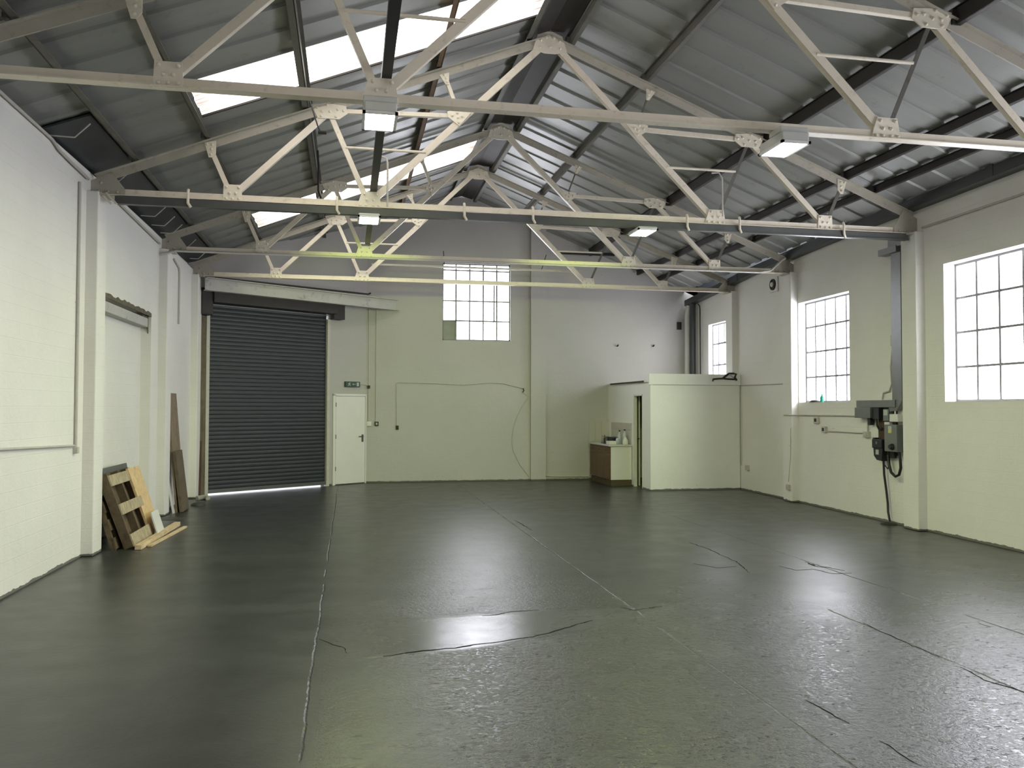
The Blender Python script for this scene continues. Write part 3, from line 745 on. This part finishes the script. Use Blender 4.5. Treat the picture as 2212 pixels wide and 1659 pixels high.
# ------------------------------------------------------------------ roller shutter
rs = empty('roller_shutter', DG(1.35,0,0), 'closed charcoal roller shutter with daylight under its lower edge', 'roller shutter')
cu = MB(); prof = []
z = .10
while z < 3.60:
    for a, o_ in ((0,.0),(.012,.008),(.040,.010),(.066,.007),(.074,.0)): prof.append((z+a, o_))
    z += .078
vs = []
for zz, oo in prof:
    for s_ in (.05, 2.64): vs.append(DG(s_, -.02+oo, zz))
cu.add(vs, [(2*i, 2*i+1, 2*i+3, 2*i+2) for i in range(len(prof)-1)]); cu.build('curtain', 'shutter', rs)
bb = MB(); bb.box(.05, 2.64, -.03, .02, .028, .10, DG); bb.build('bottom_bar', 'galvd', rs)
for s_, nm in ((-.005, 'l'), (2.635, 'r')):
    MB().box(s_, s_+.065, -.04, .05, 0, 3.50, DG).build('guide_rail', 'conduit', rs)
r = MB(); r.box(.02, 2.72, .02, .30, 3.60, 3.83, DG); r.build('roller_box', 'dark', rs)
MB().box(2.68, 2.95, -.0, .22, 3.50, 3.87, DG).build('end_plate', 'dark', rs, .005)
e = MB(); e.box(-.20, .03, .02, .25, 3.36, 3.86, DG); e.build('motor_cover', 'dark', rs, .02)
MB().box(.03, 2.66, .012, .03, 3.575, 3.590, DG).build('head_trim', 'galv', rs)
o = MB().box(-.19, -.03, .005, .09, 0, 3.34, DG).build('timber_post', 'post'); tag(o, 'tall grimy timber post left of the roller shutter', 'post')
tube_thing('conduit', 'dark', [DG(-.17,.12,3.33), DG(-.17,.12,2.2), DG(-.185,.12,1.45), DG(-.20,.12,.85), DG(-.26,.13,1.2)], .010, 'dark cable hanging down the post left of the shutter', 'cable')
o = MB(); o.bar(DG(-.20,.24,0), DG(-.15,.155,1.02), .045, .07); o = o.build('wood_offcut', 'redwood'); tag(o, 'red-brown board standing against the post by the shutter', 'board')

# exit door
d = empty('door_1', DG(3.23,0,0), 'white personnel exit door right of the roller shutter', kind='structure')
MB().box(2.87, 3.62, .0, .028, .02, 1.885, DG).build('door_leaf', 'white', d, .003)
fr = MB(); fr.box(2.80,2.862,-.0,.035,0,1.94,DG); fr.box(3.626,3.65,.0,.035,0,1.94,DG); fr.box(2.80,3.65,.0,.035,1.893,1.935,DG); fr.build('door_frame', 'white', d)
hd = MB(); hd.box(3.53,3.575,.028,.036,.90,1.06,DG); hd.tube([DG(3.55,.03,1.02),DG(3.55,.075,1.02),DG(3.43,.075,1.02)], .009, 8); hd.build('door_handle', 'galvd', d)
for zz in (.30, .98, 1.66): MB().box(2.858,2.874,.02,.04,zz,zz+.09,DG).build('hinge', 'galvd', d)
# exit sign
sg = empty('exit_sign', DG(3.28,0,2.09), 'green emergency exit sign with a white running figure above the door', 'sign')
MB().box(3.09, 3.47, .0, .05, 2.085, 2.205, DG).build('casing', 'signblack', sg, .006)
MB().box(3.105, 3.455, .05, .053, 2.097, 2.193, DG).build('face_panel', 'green', sg)
pic = MB()
def pg(pts): pic.prism(pts, .003, lambda a, o_, c: DG(a, .0535+o_, c))
cx_ = 3.185
pic.box(cx_+.005, cx_+.022, .0535, .0565, 2.170, 2.186, DG)                      # head
pg([(cx_-.012,2.166),(cx_+.014,2.164),(cx_+.004,2.136),(cx_-.012,2.136)])        # trunk
pg([(cx_+.014,2.164),(cx_+.036,2.150),(cx_+.033,2.145),(cx_+.008,2.155)])        # arm
pg([(cx_-.012,2.166),(cx_-.034,2.150),(cx_-.030,2.145),(cx_-.008,2.155)])
pg([(cx_-.012,2.138),(cx_+.004,2.138),(cx_+.028,2.128),(cx_+.024,2.104),(cx_+.016,2.104),(cx_+.018,2.122)])
pg([(cx_-.012,2.138),(cx_-.004,2.134),(cx_-.020,2.116),(cx_-.040,2.112),(cx_-.038,2.104),(cx_-.014,2.108)])
pic.box(3.28, 3.345, .0535, .0565, 2.142, 2.150, DG); pg([(3.262,2.146),(3.29,2.166),(3.29,2.126)])     # arrow
pic.box(3.375, 3.430, .0535, .0565, 2.105, 2.185, DG)                            # doorway
pic.build('pictogram', 'signwhite', sg)
tube_thing('conduit', 'conduit', [DG(3.47,.015,2.15), DG(3.60,.015,2.15), (.40,18.36,2.13)], .011, 'short conduit from the exit sign to the corner', 'conduit')
# corner conduits and switches
tube_thing('conduit', 'conduit', [(.425,18.365,3.80),(.425,18.365,1.34)], .012, 'left one of two vertical conduits right of the exit door', 'conduit')
tube_thing('conduit', 'conduit', [(.585,18.365,3.80),(.585,18.365,1.32)], .012, 'right one of two vertical conduits right of the exit door', 'conduit')
o = MB().box(.395,.455,.0,.05,2.06,2.13,FW).build('junction_box', 'dark', None, .006); tag(o, 'small dark junction box beside the exit sign', 'junction box')
def switch(mp, s, z, w, hh, mat, label, cat='switch', plate=None, name='wall_switch', o=0.):
    t = empty(name, mp(s, o, z-hh/2), label, cat)
    MB().box(s-w/2, s+w/2, o, o+.045, z-hh/2, z+hh/2, mp).build('back_box', mat, t, .005)
    MB().box(s-w*.22, s+w*.22, o+.045, o+.054, z-hh*.25, z+hh*.25, mp).build('rocker', plate or mat, t, .002)
    return t
switch(FW, .435, 1.29, .095, .095, 'whitep', 'white square light switch on the left conduit by the exit door')
switch(FW, .60, 1.29, .085, .095, 'dark', 'black boxed switch on the right conduit by the exit door', plate='signwhite')
switch(FW, 1.05, 1.205, .06, .09, 'dark', 'small black socket at the foot of the conduit drop on the gable wall', 'socket', name='wall_socket')
tube_thing('conduit', 'conduit', [(1.04,18.365,1.24),(1.025,18.365,2.18),(1.06,18.365,2.20),(1.8,18.365,2.19),(2.5,18.365,2.155),(3.1,18.365,2.21),(3.4,18.365,2.20),(3.88,18.365,2.09)], .010, 'sagging white cable run across the gable wall below the window', 'cable')
tube_thing('conduit', 'wcable', [(3.88,18.365,2.0),(4.01,18.365,1.90),(3.88,18.365,1.70),(3.73,18.365,1.42),(3.65,18.365,1.15),(3.62,18.365,.90),(3.66,18.365,.66),(3.82,18.365,.35),(4.03,18.36,.08)], .009, 'loose cable bowing down the gable wall beside the pier', 'cable')
o = MB().tube([(3.88,18.35,2.09),(3.90,18.35,2.04),(3.87,18.35,2.0)], .012, 6).build('cable_clip', 'black'); tag(o, 'black cable joint hook near the pier on the gable wall', 'cable joint')
tube_thing('skirting_pipe', 'conduit', [(4.42,18.36,.10),(4.6,18.36,.085),(5.42,18.36,.075)], .016, 'white pipe low along the gable wall between pier and kitchen unit', 'pipe')
# hooks and specks on the gable wall
for (x, z, lb) in ((6.12,3.09,'left one of two black wall hooks above the cubicle'),(7.0,3.10,'right one of two black wall hooks above the cubicle')):
    o = MB().tube([(x,18.38,z),(x,18.33,z-.005),(x+.01,18.315,z+.03)], .016, 6).build('wall_hook', 'black'); tag(o, lb, 'hook')
# pipes in the right-hand far corner
xc_ = xr(18.3)
tube_thing('downpipe', 'white', [(7.82,18.20,4.05),(7.80,18.20,3.95),(7.79,18.22,3.8),(7.79,18.22,2.21)], .055, 'white rainwater downpipe in the far right corner', 'downpipe', n=14)
tube_thing('downpipe', 'gutterb', [(7.80,17.92,4.07),(7.80,17.92,2.21)], .07, 'dark grey rainwater downpipe in the far right corner', 'downpipe', n=14)
tube_thing('conduit', 'dark', [(7.80,17.62,4.03),(7.84,17.62,3.98),(7.85,17.62,3.9),(7.855,17.62,2.21)], .014, 'thin dark cable coming down beside the grey downpipe', 'cable')
o = MB().box(7.60,7.70,.0,.06,3.50,3.68,FW).build('junction_box', 'black', None, .006); tag(o, 'small black box on the gable wall beside the white downpipe', 'junction box')

# ------------------------------------------------------------------ corner cubicle
cb = empty('wall_cubicle', (5.9, 15.65, 0), 'low white painted cubicle built in the far right corner', kind='structure')
MB().box(5.963, 7.83, 15.65, 15.75, 0, 2.11).build('front_partition', 'wall_c', cb)
sd = grid_wall(lambda s, o, z: (5.908+.0-o, s, z), 15.65, 18.38, 0, lambda s: 2.17, [(16.11, 16.62, -.01, 1.93)], .055)
sd.build('side_partition', 'wall_c', cb)
MB().box(5.87, 7.84, 15.62, 15.66, 2.115, 2.335).build('fascia_board', 'wall_c', cb, .006)
MB().box(5.88, 7.84, 15.66, 18.38, 2.17, 2.20).build('roof_deck', 'wall_c', cb)
MB().box(5.86, 5.885, 15.95, 18.1, 2.175, 2.205).build('edge_batten', 'dark', cb)
MB().box(6.02, 7.8, 15.76, 18.37, .0, .01).build('inner_floor', 'interior', cb)
d2 = empty('door_2', (5.9, 16.36, 0), 'narrow doorway into the cubicle with its door ajar', kind='structure')
fr = MB(); fr.box(5.900,5.955,16.11,16.118,0,1.93); fr.box(5.895,5.965,16.595,16.62,0,1.93); fr.box(5.895,5.965,16.11,16.62,1.90,1.93); fr.build('door_frame', 'white', d2)
lf = MB(); lf.bar((6.04,16.66,.95),(6.14,17.15,.95),.03,1.88); lf.build('door_leaf', 'white', d2)
hk = MB().tube([(6.01,16.575,1.0),(5.96,16.565,1.0),(5.95,16.53,1.0)], .01, 6); hk.build('door_handle', 'dark', d2)
tube_thing('conduit', 'conduit', [(xr(15.55)-.02,15.60,2.10),(xr(15.55)-.02,15.58,.50)], .008, 'thin conduit down the corner between cubicle and right wall', 'conduit')
switch(RW, 15.31, .46, .12, .10, 'conduit', 'white double socket low on the right wall beside the cubicle', 'socket', name='wall_socket')
tube_thing('conduit', 'conduit', [RW(15.6,.015,2.11), RW(13.65,.015,2.095)], .010, 'conduit along the right wall between cubicle and pillar', 'conduit')
# black strap lying on the cubicle edge
st = empty('strap', (7.45,15.60,2.22), 'tangled black strap draped over the cubicle fascia', 'strap')
MB().tube([(7.22,15.60,2.19),(7.23,15.60,2.235),(7.34,15.60,2.245),(7.45,15.60,2.25),(7.55,15.61,2.24),(7.70,15.61,2.235)], .017, 8).build('webbing', 'black', st)
MB().tube([(7.44,15.60,2.25),(7.50,15.60,2.30),(7.58,15.62,2.35),(7.68,15.63,2.355),(7.74,15.62,2.34),(7.70,15.60,2.28),(7.74,15.60,2.215)], .022, 8).build('webbing', 'black', st)
MB().tube([(7.58,15.59,2.33),(7.64,15.59,2.30),(7.66,15.59,2.26)], .014, 6).build('buckle', 'signwhite', st)

# ------------------------------------------------------------------ kitchen unit
kx0, kx1, ky0, ky1 = 5.415, 5.895, 16.74, 18.20
cu_ = empty('base_cabinet', (5.65, 17.4, 0), 'brown-fronted kitchen base unit with a white end panel beside the cubicle', 'cabinet')
MB().box(kx0+.02, kx1, ky0+.018, ky1, .13, .83).build('carcass', 'white', cu_)
MB().box(kx0+.02, kx1, ky0, ky0+.018, .13, .83).build('end_panel', 'white', cu_)
MB().box(kx0+.035, kx1, ky0+.01, ky1, 0, .13).build('plinth', 'plinth', cu_)
for i in range(3):
    a = ky0+.0+i*(ky1-ky0)/3; b_ = a+(ky1-ky0)/3-.006
    dr = MB().box(kx0, kx0+.02, a, b_, .14, .66).build('cabinet_door', 'brown', cu_, .003)
    dw = MB().box(kx0, kx0+.02, a, b_, .67, .825).build('drawer_front', 'brown', cu_, .003)
    MB().tube([(kx0-.014, (a+b_)/2-.05, .745),(kx0-.014,(a+b_)/2+.05,.745)], .005, 6).build('handle', 'dark', dw)
o = MB().box(kx0-.03, kx1+.004, ky0-.03, ky1+.02, .832, .868).build('worktop', 'worktop', None, .008); tag(o, 'pale laminate worktop on the brown kitchen unit', 'worktop')
tl = MB()
for i in range(9):
    for j in range(3): tl.box(5.893, 5.905, 16.76+i*.152, 16.76+i*.152+.148, .87+j*.152, .87+j*.152+.148)
o = tl.build('tile_splashback', 'tile'); tag(o, 'cream tiled splashback on the cubicle side above the worktop', 'tiles')
tl = MB()
for i in range(3):
    for j in range(3): tl.box(5.44+i*.152, 5.44+i*.152+.148, 18.366, 18.379, .87+j*.152, .87+j*.152+.148)
o = tl.build('tile_splashback', 'tile'); tag(o, 'cream tiled patch on the gable wall behind the kitchen unit', 'tiles')
# things on the worktop
o = MB().box(5.42, 5.58, 16.80, 17.02, .869, .945).build('storage_box', 'whitep', None, .01); tag(o, 'low white box at the front corner of the kitchen worktop', 'box')
rk = empty('dish_rack', (5.62,17.35,.869), 'grey dish rack behind the white box on the worktop', 'dish rack')
MB().box(5.46, 5.76, 17.12, 17.52, .869, .90).build('tray', 'softgrey', rk, .006)
w_ = MB()
for i in range(7): w_.tube([(5.48,17.14+i*.06,.90),(5.48,17.14+i*.06,1.03),(5.74,17.14+i*.06,1.0),(5.74,17.14+i*.06,.90)], .006, 6)
w_.build('wire_rack', 'softgrey', rk)
MB().lathe((5.62,17.3,.9), [(.10,0),(.115,.06),(.12,.12)], 18).build('basin', 'gutterb', rk)
def bottle(x, y, hh, r, label, capm='dark', body='clear'):
    t = empty('bottle', (x, y, .869), label, 'bottle', 'bottles on the kitchen worktop')
    MB().lathe((x,y,.869), [(r*.9,0),(r,.01),(r,hh*.62),(r*.8,hh*.72),(r*.38,hh*.86),(r*.36,hh*.9)], 16).build('bottle_body', body, t)
    MB().lathe((x,y,.869+hh*.9), [(r*.44,0),(r*.44,hh*.1)], 12).build('cap', capm, t)
bottle(5.66, 16.98, .155, .035, 'short bottle with a black cap right of the white box on the worktop')
bottle(5.74, 17.08, .30, .04, 'tall clear bottle with a black cap, left one of the tall pair')
bottle(5.83, 17.00, .32, .042, 'tall clear bottle with a black cap, right one nearest the cubicle')
bag = MB().lathe((5.80,16.86,.869), [(.05,0),(.062,.03),(.055,.09),(.03,.13),(.012,.16)], 12).build('plastic_bag', 'whitep'); tag(bag, 'crumpled white bag at the right end of the worktop', 'bag')
o = MB().lathe((5.46,17.25,.869), [(.02,0),(.02,.12),(.008,.14),(.008,.19)], 10).build('tap', 'dark'); tag(o, 'slim dark tap at the sink beside the dish rack', 'tap')

# ------------------------------------------------------------------ electrics on the right wall
o = MB().box(10.97, 11.37, .0, .13, 1.505, 1.663, RW).build('junction_box', 'galv', None, .004); tag(o, 'square grey steel adaptable box under the left end of the trunking', 'junction box')
o = MB().box(10.50, 10.93, .0, .022, .98, 1.66, RW).build('backboard', 'brownboard'); tag(o, 'dark brown backboard carrying the electrical gear', 'board')
MB_ = MB().box(10.80, 10.96, .0, .10, 1.49, 1.66, RW).build('fuse_box', 'black', None, .004); tag(MB_, 'black fuse box between grey box and brown backboard', 'fuse box')
cm = empty('meter_unit', RW(10.64,.02,1.42), 'small grey meter unit with white labels on the backboard', 'meter')
MB().box(10.57, 10.70, .022, .10, 1.47, 1.64, RW).build('case', 'softgrey', cm, .006)
MB().box(10.59, 10.68, .10, .104, 1.55, 1.63, RW).build('label_panel', 'signwhite', cm)
MB().box(10.585, 10.70, .022, .08, 1.40, 1.455, RW).build('terminal_cover', 'whitep', cm, .004)
si = empty('isolator_switch', RW(10.42,.02,1.05), 'tall grey isolator box with a yellow warning label', 'isolator')
MB().box(10.29, 10.57, .02, .17, 1.04, 1.42, RW).build('enclosure', 'enclosure', si, .008)
MB().lathe(RW(10.38,.19,1.11), [(.045,.02),(.045,0),(.03,-.03)], 18, 'x').build('rotary_knob', 'black', si)
MB().box(10.395,10.475,.17,.173,1.30,1.40,RW).build('warning_label', 'signwhite', si)
MB().prism([(10.405,1.305),(10.465,1.305),(10.435,1.375)], .003, lambda a,o_,c: RW(a,.1735+o_,c)).build('warning_triangle', 'yellow', si)
o = MB().box(10.33, 10.52, .02, .12, 1.46, 1.57, RW).build('junction_box', 'whitep', None, .006); tag(o, 'white box on top of the tall grey isolator', 'junction box')
tube_thing('conduit', 'white', [RW(10.47,.06,1.66), RW(10.47,.06,1.57)], .012, 'short white conduit stub above the white box', 'conduit')
o = MB().box(10.50, 10.85, .02, .07, .94, 1.05, RW).build('cable_gland_box', 'dark', None, .01); tag(o, 'dark gland box under the grey isolator', 'box')
o = MB().box(10.62,10.70,.022,.03,1.22,1.26,RW).build('warning_label', 'yellow'); tag(o, 'small yellow label on the brown backboard', 'label')
sk = empty('power_socket', RW(10.8,.02,.95), 'black industrial socket outlet at the lower left of the backboard', 'socket')
MB().box(10.68, 10.92, .02, .14, 1.07, 1.20, RW).build('upper_case', 'black', sk, .01)
MB().prism([(10.66,1.07),(10.88,1.07),(10.87,.96),(10.80,.90),(10.68,.89)], .12, lambda a,o_,c: RW(a,.02+o_,c)).build('lower_case', 'black', sk)
MB().box(10.75,10.82,.14,.144,.98,1.05,RW).build('rating_plate', 'signwhite', sk)
MB().box(10.90,10.96,.03,.10,1.15,1.22,RW).build('side_catch', 'black', sk, .006)
MB().box(10.78,10.82,.14,.146,1.13,1.17,RW).build('contact_cover', 'softgrey', sk)
tube_thing('armoured_cable', 'cable', [RW(10.74,.07,.90), RW(10.73,.07,.70), RW(10.70,.06,.48), RW(10.68,.05,.28), RW(10.66,.06,.16), RW(10.60,.08,.06), RW(10.555,.10,.012)], .016, 'thick black cable running from the socket outlet down to the floor', 'cable')
tube_thing('armoured_cable', 'cable', [RW(10.33,.10,1.04), RW(10.31,.10,.93), RW(10.30,.10,.82), RW(10.34,.10,.72), RW(10.42,.10,.69), RW(10.52,.10,.74), RW(10.58,.09,.84), RW(10.62,.08,.98)], .020, 'thick black cable looping below the grey isolator', 'cable')
tube_thing('armoured_cable', 'cable', [RW(10.60,.08,1.2), RW(10.61,.08,.95), RW(10.60,.07,.85), RW(10.66,.06,.78), RW(10.73,.06,.83)], .008, 'thin black cable crossing to the thick floor cable', 'cable')
tube_thing('conduit', 'cable', [RW(10.93,.05,1.52), RW(10.92,.05,1.40), RW(10.87,.05,1.34), RW(10.80,.05,1.36)], .014, 'short bent black cable beside the brown backboard', 'cable')
o = MB().box(11.03,11.10,.02,.09,1.40,1.51,RW).build('cable_gland', 'black', None, .008); tag(o, 'small black gland under the square grey box', 'cable gland')
tube_thing('conduit', 'conduit', [RW(11.20,.02,1.51), RW(11.20,.02,1.30)], .012, 'short conduit drop from the grey box to the small white box', 'conduit')
switch(RW, 11.22, 1.255, .15, .09, 'conduit', 'small white box at the right end of the short conduit run', 'junction box', name='junction_box')
tube_thing('conduit', 'conduit', [RW(11.29,.02,1.275), RW(12.32,.02,1.275)], .010, 'short horizontal conduit between two small white boxes under the window', 'conduit')
switch(RW, 12.42, 1.30, .12, .10, 'conduit', 'small white box at the left end of the short conduit run', 'junction box', plate='dark', name='junction_box')
switch(RW, 12.66, 1.45, .13, .11, 'conduit', 'white switch box highest under the middle window', 'switch', plate='dark')
tube_thing('conduit', 'conduit', [RW(13.55,.15,1.53), RW(13.28,.15,1.53), RW(13.25,.02,1.53), RW(11.38,.02,1.535)], .011, 'long conduit under the middle window from pillar to grey box', 'conduit')
tube_thing('conduit', 'wcable', [RW(10.55,.02,4.0), RW(10.55,.02,2.85), RW(10.57,.02,2.55), RW(10.62,.02,2.25), RW(10.60,.02,2.0), RW(10.66,.02,1.90), RW(10.80,.02,1.88), RW(10.83,.02,1.78)], .012, 'wavy cable beside the vertical trunking', 'cable')
o = MB().box(10.51,10.58,.0,.05,2.55,2.70,RW).build('junction_box', 'conduit', None, .006); tag(o, 'small cream box halfway down beside the vertical trunking', 'junction box')
tube_thing('conduit', 'conduit', [RW(5.0,.02,4.20), RW(8.2,.02,4.12), RW(9.88,.03,4.11)], .014, 'conduit high along the right wall above the large window', 'conduit')
tube_thing('conduit', 'wcable', [RW(13.33,.14,1.3), RW(13.34,.14,.8), RW(13.42,.14,.35)], .006, 'faint cable down the third pillar on the right', 'cable')
switch(RW, 13.40, .26, .09, .09, 'conduit', 'white socket near the foot of the right-hand pillar', 'socket', plate='conduit', name='wall_socket', o=.136)
vt = empty('extractor_vent', RW(14.15,0,3.85), 'square white wall vent with a round dark opening high on the right wall', 'vent')
MB().box(14.0, 14.30, .0, .03, 3.82, 4.10, RW).build('vent_plate', 'white', vt, .008)
c = RW(14.15,.03,3.96)
MB().lathe(c, [(.105,.0),(.105,-.02),(.085,-.025),(.085,-.004)], 24, 'x').build('vent_ring', 'dark', vt)
MB().lathe((c[0]-.02,c[1],c[2]), [(.05,.0),(.045,-.02),(.02,-.03)], 20, 'x').build('vent_hub', 'white', vt)
# on the sill of the middle window
o = empty('bottle', RW(12.62,-.07,1.755), 'small green bottle on the sill of the middle window', 'bottle')
cc = RW(12.62,-.06,1.754); MB().lathe(cc, [(.03,0),(.032,.01),(.032,.085),(.02,.105)], 14).build('bottle_body', 'greenb', o); MB().lathe((cc[0],cc[1],cc[2]+.105), [(.014,0),(.014,.03)], 10).build('cap', 'greenb', o)
cl = MB(); cc = RW(12.83,-.06,1.754); cl.lathe(cc, [(.10,0),(.105,.012),(.07,.034),(.02,.045)], 10); o = cl.build('cloth', 'black'); tag(o, 'crumpled black cloth on the sill of the middle window', 'cloth')
o = MB().lathe(RW(10.53,.14,0), [(.12,.0),(.10,.02),(.05,.035)], 12).build('mortar_lump', 'dark'); tag(o, 'dark lump on the floor where the black cable ends', 'lump')

# ------------------------------------------------------------------ left wall fittings
tube_thing('conduit', 'conduit', [LW(6.2,.02,1.335), LW(7.6,.02,1.29), LW(9.55,.02,1.235)], .013, 'conduit running along the left wall at waist height', 'conduit')
tube_thing('conduit', 'conduit', [LW(9.60,.02,4.08), LW(9.60,.02,1.18)], .016, 'vertical conduit on the left wall beside the second pillar', 'conduit')
o = MB().box(9.57,9.63,.0,.05,1.15,1.22,LW).build('junction_box', 'conduit', None, .006); tag(o, 'small box where the left wall conduits meet', 'junction box')
tube_thing('conduit', 'conduit', [LW(5.0,.025,4.32), LW(8.75,.025,4.27), LW(8.95,.03,4.22), LW(9.3,.03,4.20), LW(9.85,.03,4.18)], .015, 'pale conduit along the top of the left wall, near stretch', 'conduit')
tube_thing('conduit', 'conduit', [LW(10.3,.025,4.23), LW(13.2,.025,4.12)], .015, 'pale conduit along the top of the left wall beyond the second truss', 'conduit')
tube_thing('conduit', 'conduit', [LW(14.2,.02,4.06), LW(14.60,.02,3.98), LW(14.64,.02,3.90), LW(14.64,.02,3.04)], .014, 'short cranked pipe high on the left wall past the third pillar', 'pipe')

# ------------------------------------------------------------------ timber leaning on the left wall
# leaning frame: foot line at X=foot, head line at X=head; s along Y, t from 0 foot to 1 head
def lean(foot, head, ztop, sk=0.):
    dv = Vector((head-foot, 0, ztop)); L = dv.length; dv.normalize(); nv = Vector((dv.z, 0, -dv.x))
    def f(s, o_, t): 
        return (foot+dv.x*t+nv.x*o_, s+sk*t, .0+dv.z*t+nv.z*o_)
    return f, L
PF, PL = lean(-2.52, -2.80, .86, -.12)
pa = empty('pallet', (-2.6, 10.8, 0), 'small weathered pallet leaning in the blocked doorway, open side out', 'pallet')
y0, y1 = 10.30, 11.30
for s_ in (y0, (y0+y1)/2-.03, y1-.06): MB().box(s_, s_+.06, .0, .085, 0, PL, PF).build('stringer', 'palletd', pa, .003)
for t_ in (.0, PL/2-.06, PL-.16): MB().box(y0, y1, .085, .105, t_, t_+(.13 if t_ else .15), PF).build('deck_board', 'pallet', pa, .003)
MB().box(y0, y1, -.018, 0, 0, PL, PF).build('back_board', 'palletd', pa)
GB, GL = lean(-2.66, -2.84, .92, 0)
o = MB().box(10.54, 11.62, -.035, -.012, .0, GL, GB).build('leaning_board', 'greyboard'); tag(o, 'dark grey board standing behind the pallet', 'board')
o = MB(); PB, PLn = lean(-2.58, -2.82, .85, -.22)
o.box(11.20, 11.74, .11, .14, 0.0, PLn, PB); o = o.build('leaning_board', 'pine', None, .002); tag(o, 'fresh orange pine board leaning right of the pallet', 'board')
o = MB(); WB, WLn = lean(-2.50, -2.585, .27, -.02)
o.box(11.14, 11.50, .145, .16, .0, WLn, WB); o = o.build('leaning_board', 'whitep'); tag(o, 'small white panel propped on the foot of the pine board', 'board')
pb = empty('pallet', (-2.72, 10.4, 0), 'darker broken pallet standing behind the front pallet by the pillar', 'pallet')
DPF, DPL = lean(-2.60, -2.78, .62, 0)
DP = lambda s, o_, t: DPF(s, o_-.0, t)
for s_ in (10.22, 10.44): MB().box(s_, s_+.06, -.06, -.012, 0, DPL, DP).build('stringer', 'palletd', pb)
for t_ in (.02, .24, .45): MB().box(10.215, 10.52, -.012, .006, t_, t_+.13, DP).build('deck_board', 'palletd', pb)
o = MB().bar((-2.37,10.22,.03),(-2.32,12.20,.03),.075,.055).build('batten', 'pineh', None, .003); tag(o, 'thick pine batten lying on the floor in front of the pallet', 'batten')
o = MB().bar((-2.29,10.42,.012),(-2.18,12.00,.012),.05,.022).build('batten', 'pineh', None, .002); tag(o, 'thin pale batten lying beside the thick one on the floor', 'batten')
# boards past the third pillar
PF2, PL2 = lean(-2.62, -2.80, 1.87, 0)
ob = MB(); ob.prism([(13.70,0),(14.30,0),(14.42,PL2),(13.78,PL2)], .03, lambda a,o_,c: PF2(a,o_-.02,c)); ob = ob.build('leaning_board', 'planky'); tag(ob, 'tall old wooden board leaning past the third pillar on the left', 'board')
PF3, PL3 = lean(-2.60, -2.72, .95, 0)
ob = MB(); ob.box(13.70, 14.22, .02, .07, 0, PL3, PF3); ob = ob.build('leaning_board', 'cardboard', None, .003); tag(ob, 'shorter brown panel leaning in front of the tall old board', 'board')
ob = MB(); PF4, PL4 = lean(-2.66, -2.80, .8, 0); ob.box(13.58,13.67,.0,.02,0,PL4,PF4); ob = ob.build('leaning_board', 'whitep'); tag(ob, 'narrow white strip behind the brown panel', 'board')
o = MB().tube([(-2.62,15.45,.035),(-2.50,15.55,.045),(-2.44,15.48,.03)], .045, 8).build('paper_scrap', 'dusty'); tag(o, 'crumpled off-white scrap on the floor by the shutter', 'litter')
o = MB().lathe((-2.47,14.66,0), [(.12,0),(.11,.03),(.05,.055)], 9).build('rag', 'tar'); tag(o, 'dark rag on the floor at the foot of the brown panel', 'rag')
o = MB().lathe((-2.55,12.98,0), [(.20,0),(.17,.008)], 11).build('rag', 'tar'); tag(o, 'flat dark scrap on the floor before the third pillar', 'rag')

# ------------------------------------------------------------------ light, world, camera
w = bpy.data.worlds.new('sky'); S.world = w; w.use_nodes = True
bg = w.node_tree.nodes['Background']; bg.inputs[0].default_value = (.90,.94,1.0,1); bg.inputs[1].default_value = 4.0

cam = bpy.data.cameras.new('camera'); co = bpy.data.objects.new('camera', cam); COL.objects.link(co); S.camera = co
f, yaw, pit, roll = 1784.37, .1949, .0286, .0021
cam.sensor_width = 36; cam.lens = f/2212*36; cam.clip_start = .05; cam.clip_end = 200
cy, sy, cp, sp2 = math.cos(yaw), math.sin(yaw), math.cos(pit), math.sin(pit)
F = Vector((sy*cp, cy*cp, sp2)); Rv = Vector((cy, -sy, 0)); U = Vector((-sy*sp2, -cy*sp2, cp))
cr, sr = math.cos(roll), math.sin(roll)
R2 = Rv*cr+U*sr; U2 = U*cr-Rv*sr
co.matrix_world = Matrix(((R2.x,U2.x,-F.x,0),(R2.y,U2.y,-F.y,0),(R2.z,U2.z,-F.z,1.65),(0,0,0,1)))

for o in bpy.data.objects:
    if '_o' in o: del o['_o']
vs_ = S.view_settings; vs_.view_transform = 'Standard'; vs_.look = 'None'; vs_.exposure = 0.0; vs_.gamma = 1.0; vs_.use_curve_mapping = False
S.cycles.use_denoising = True
S.cycles.use_adaptive_sampling = True; S.cycles.adaptive_threshold = .06; S.cycles.adaptive_min_samples = 24
S.cycles.max_bounces = 6; S.cycles.diffuse_bounces = 4; S.cycles.glossy_bounces = 2
S.cycles.sample_clamp_indirect = 6.0
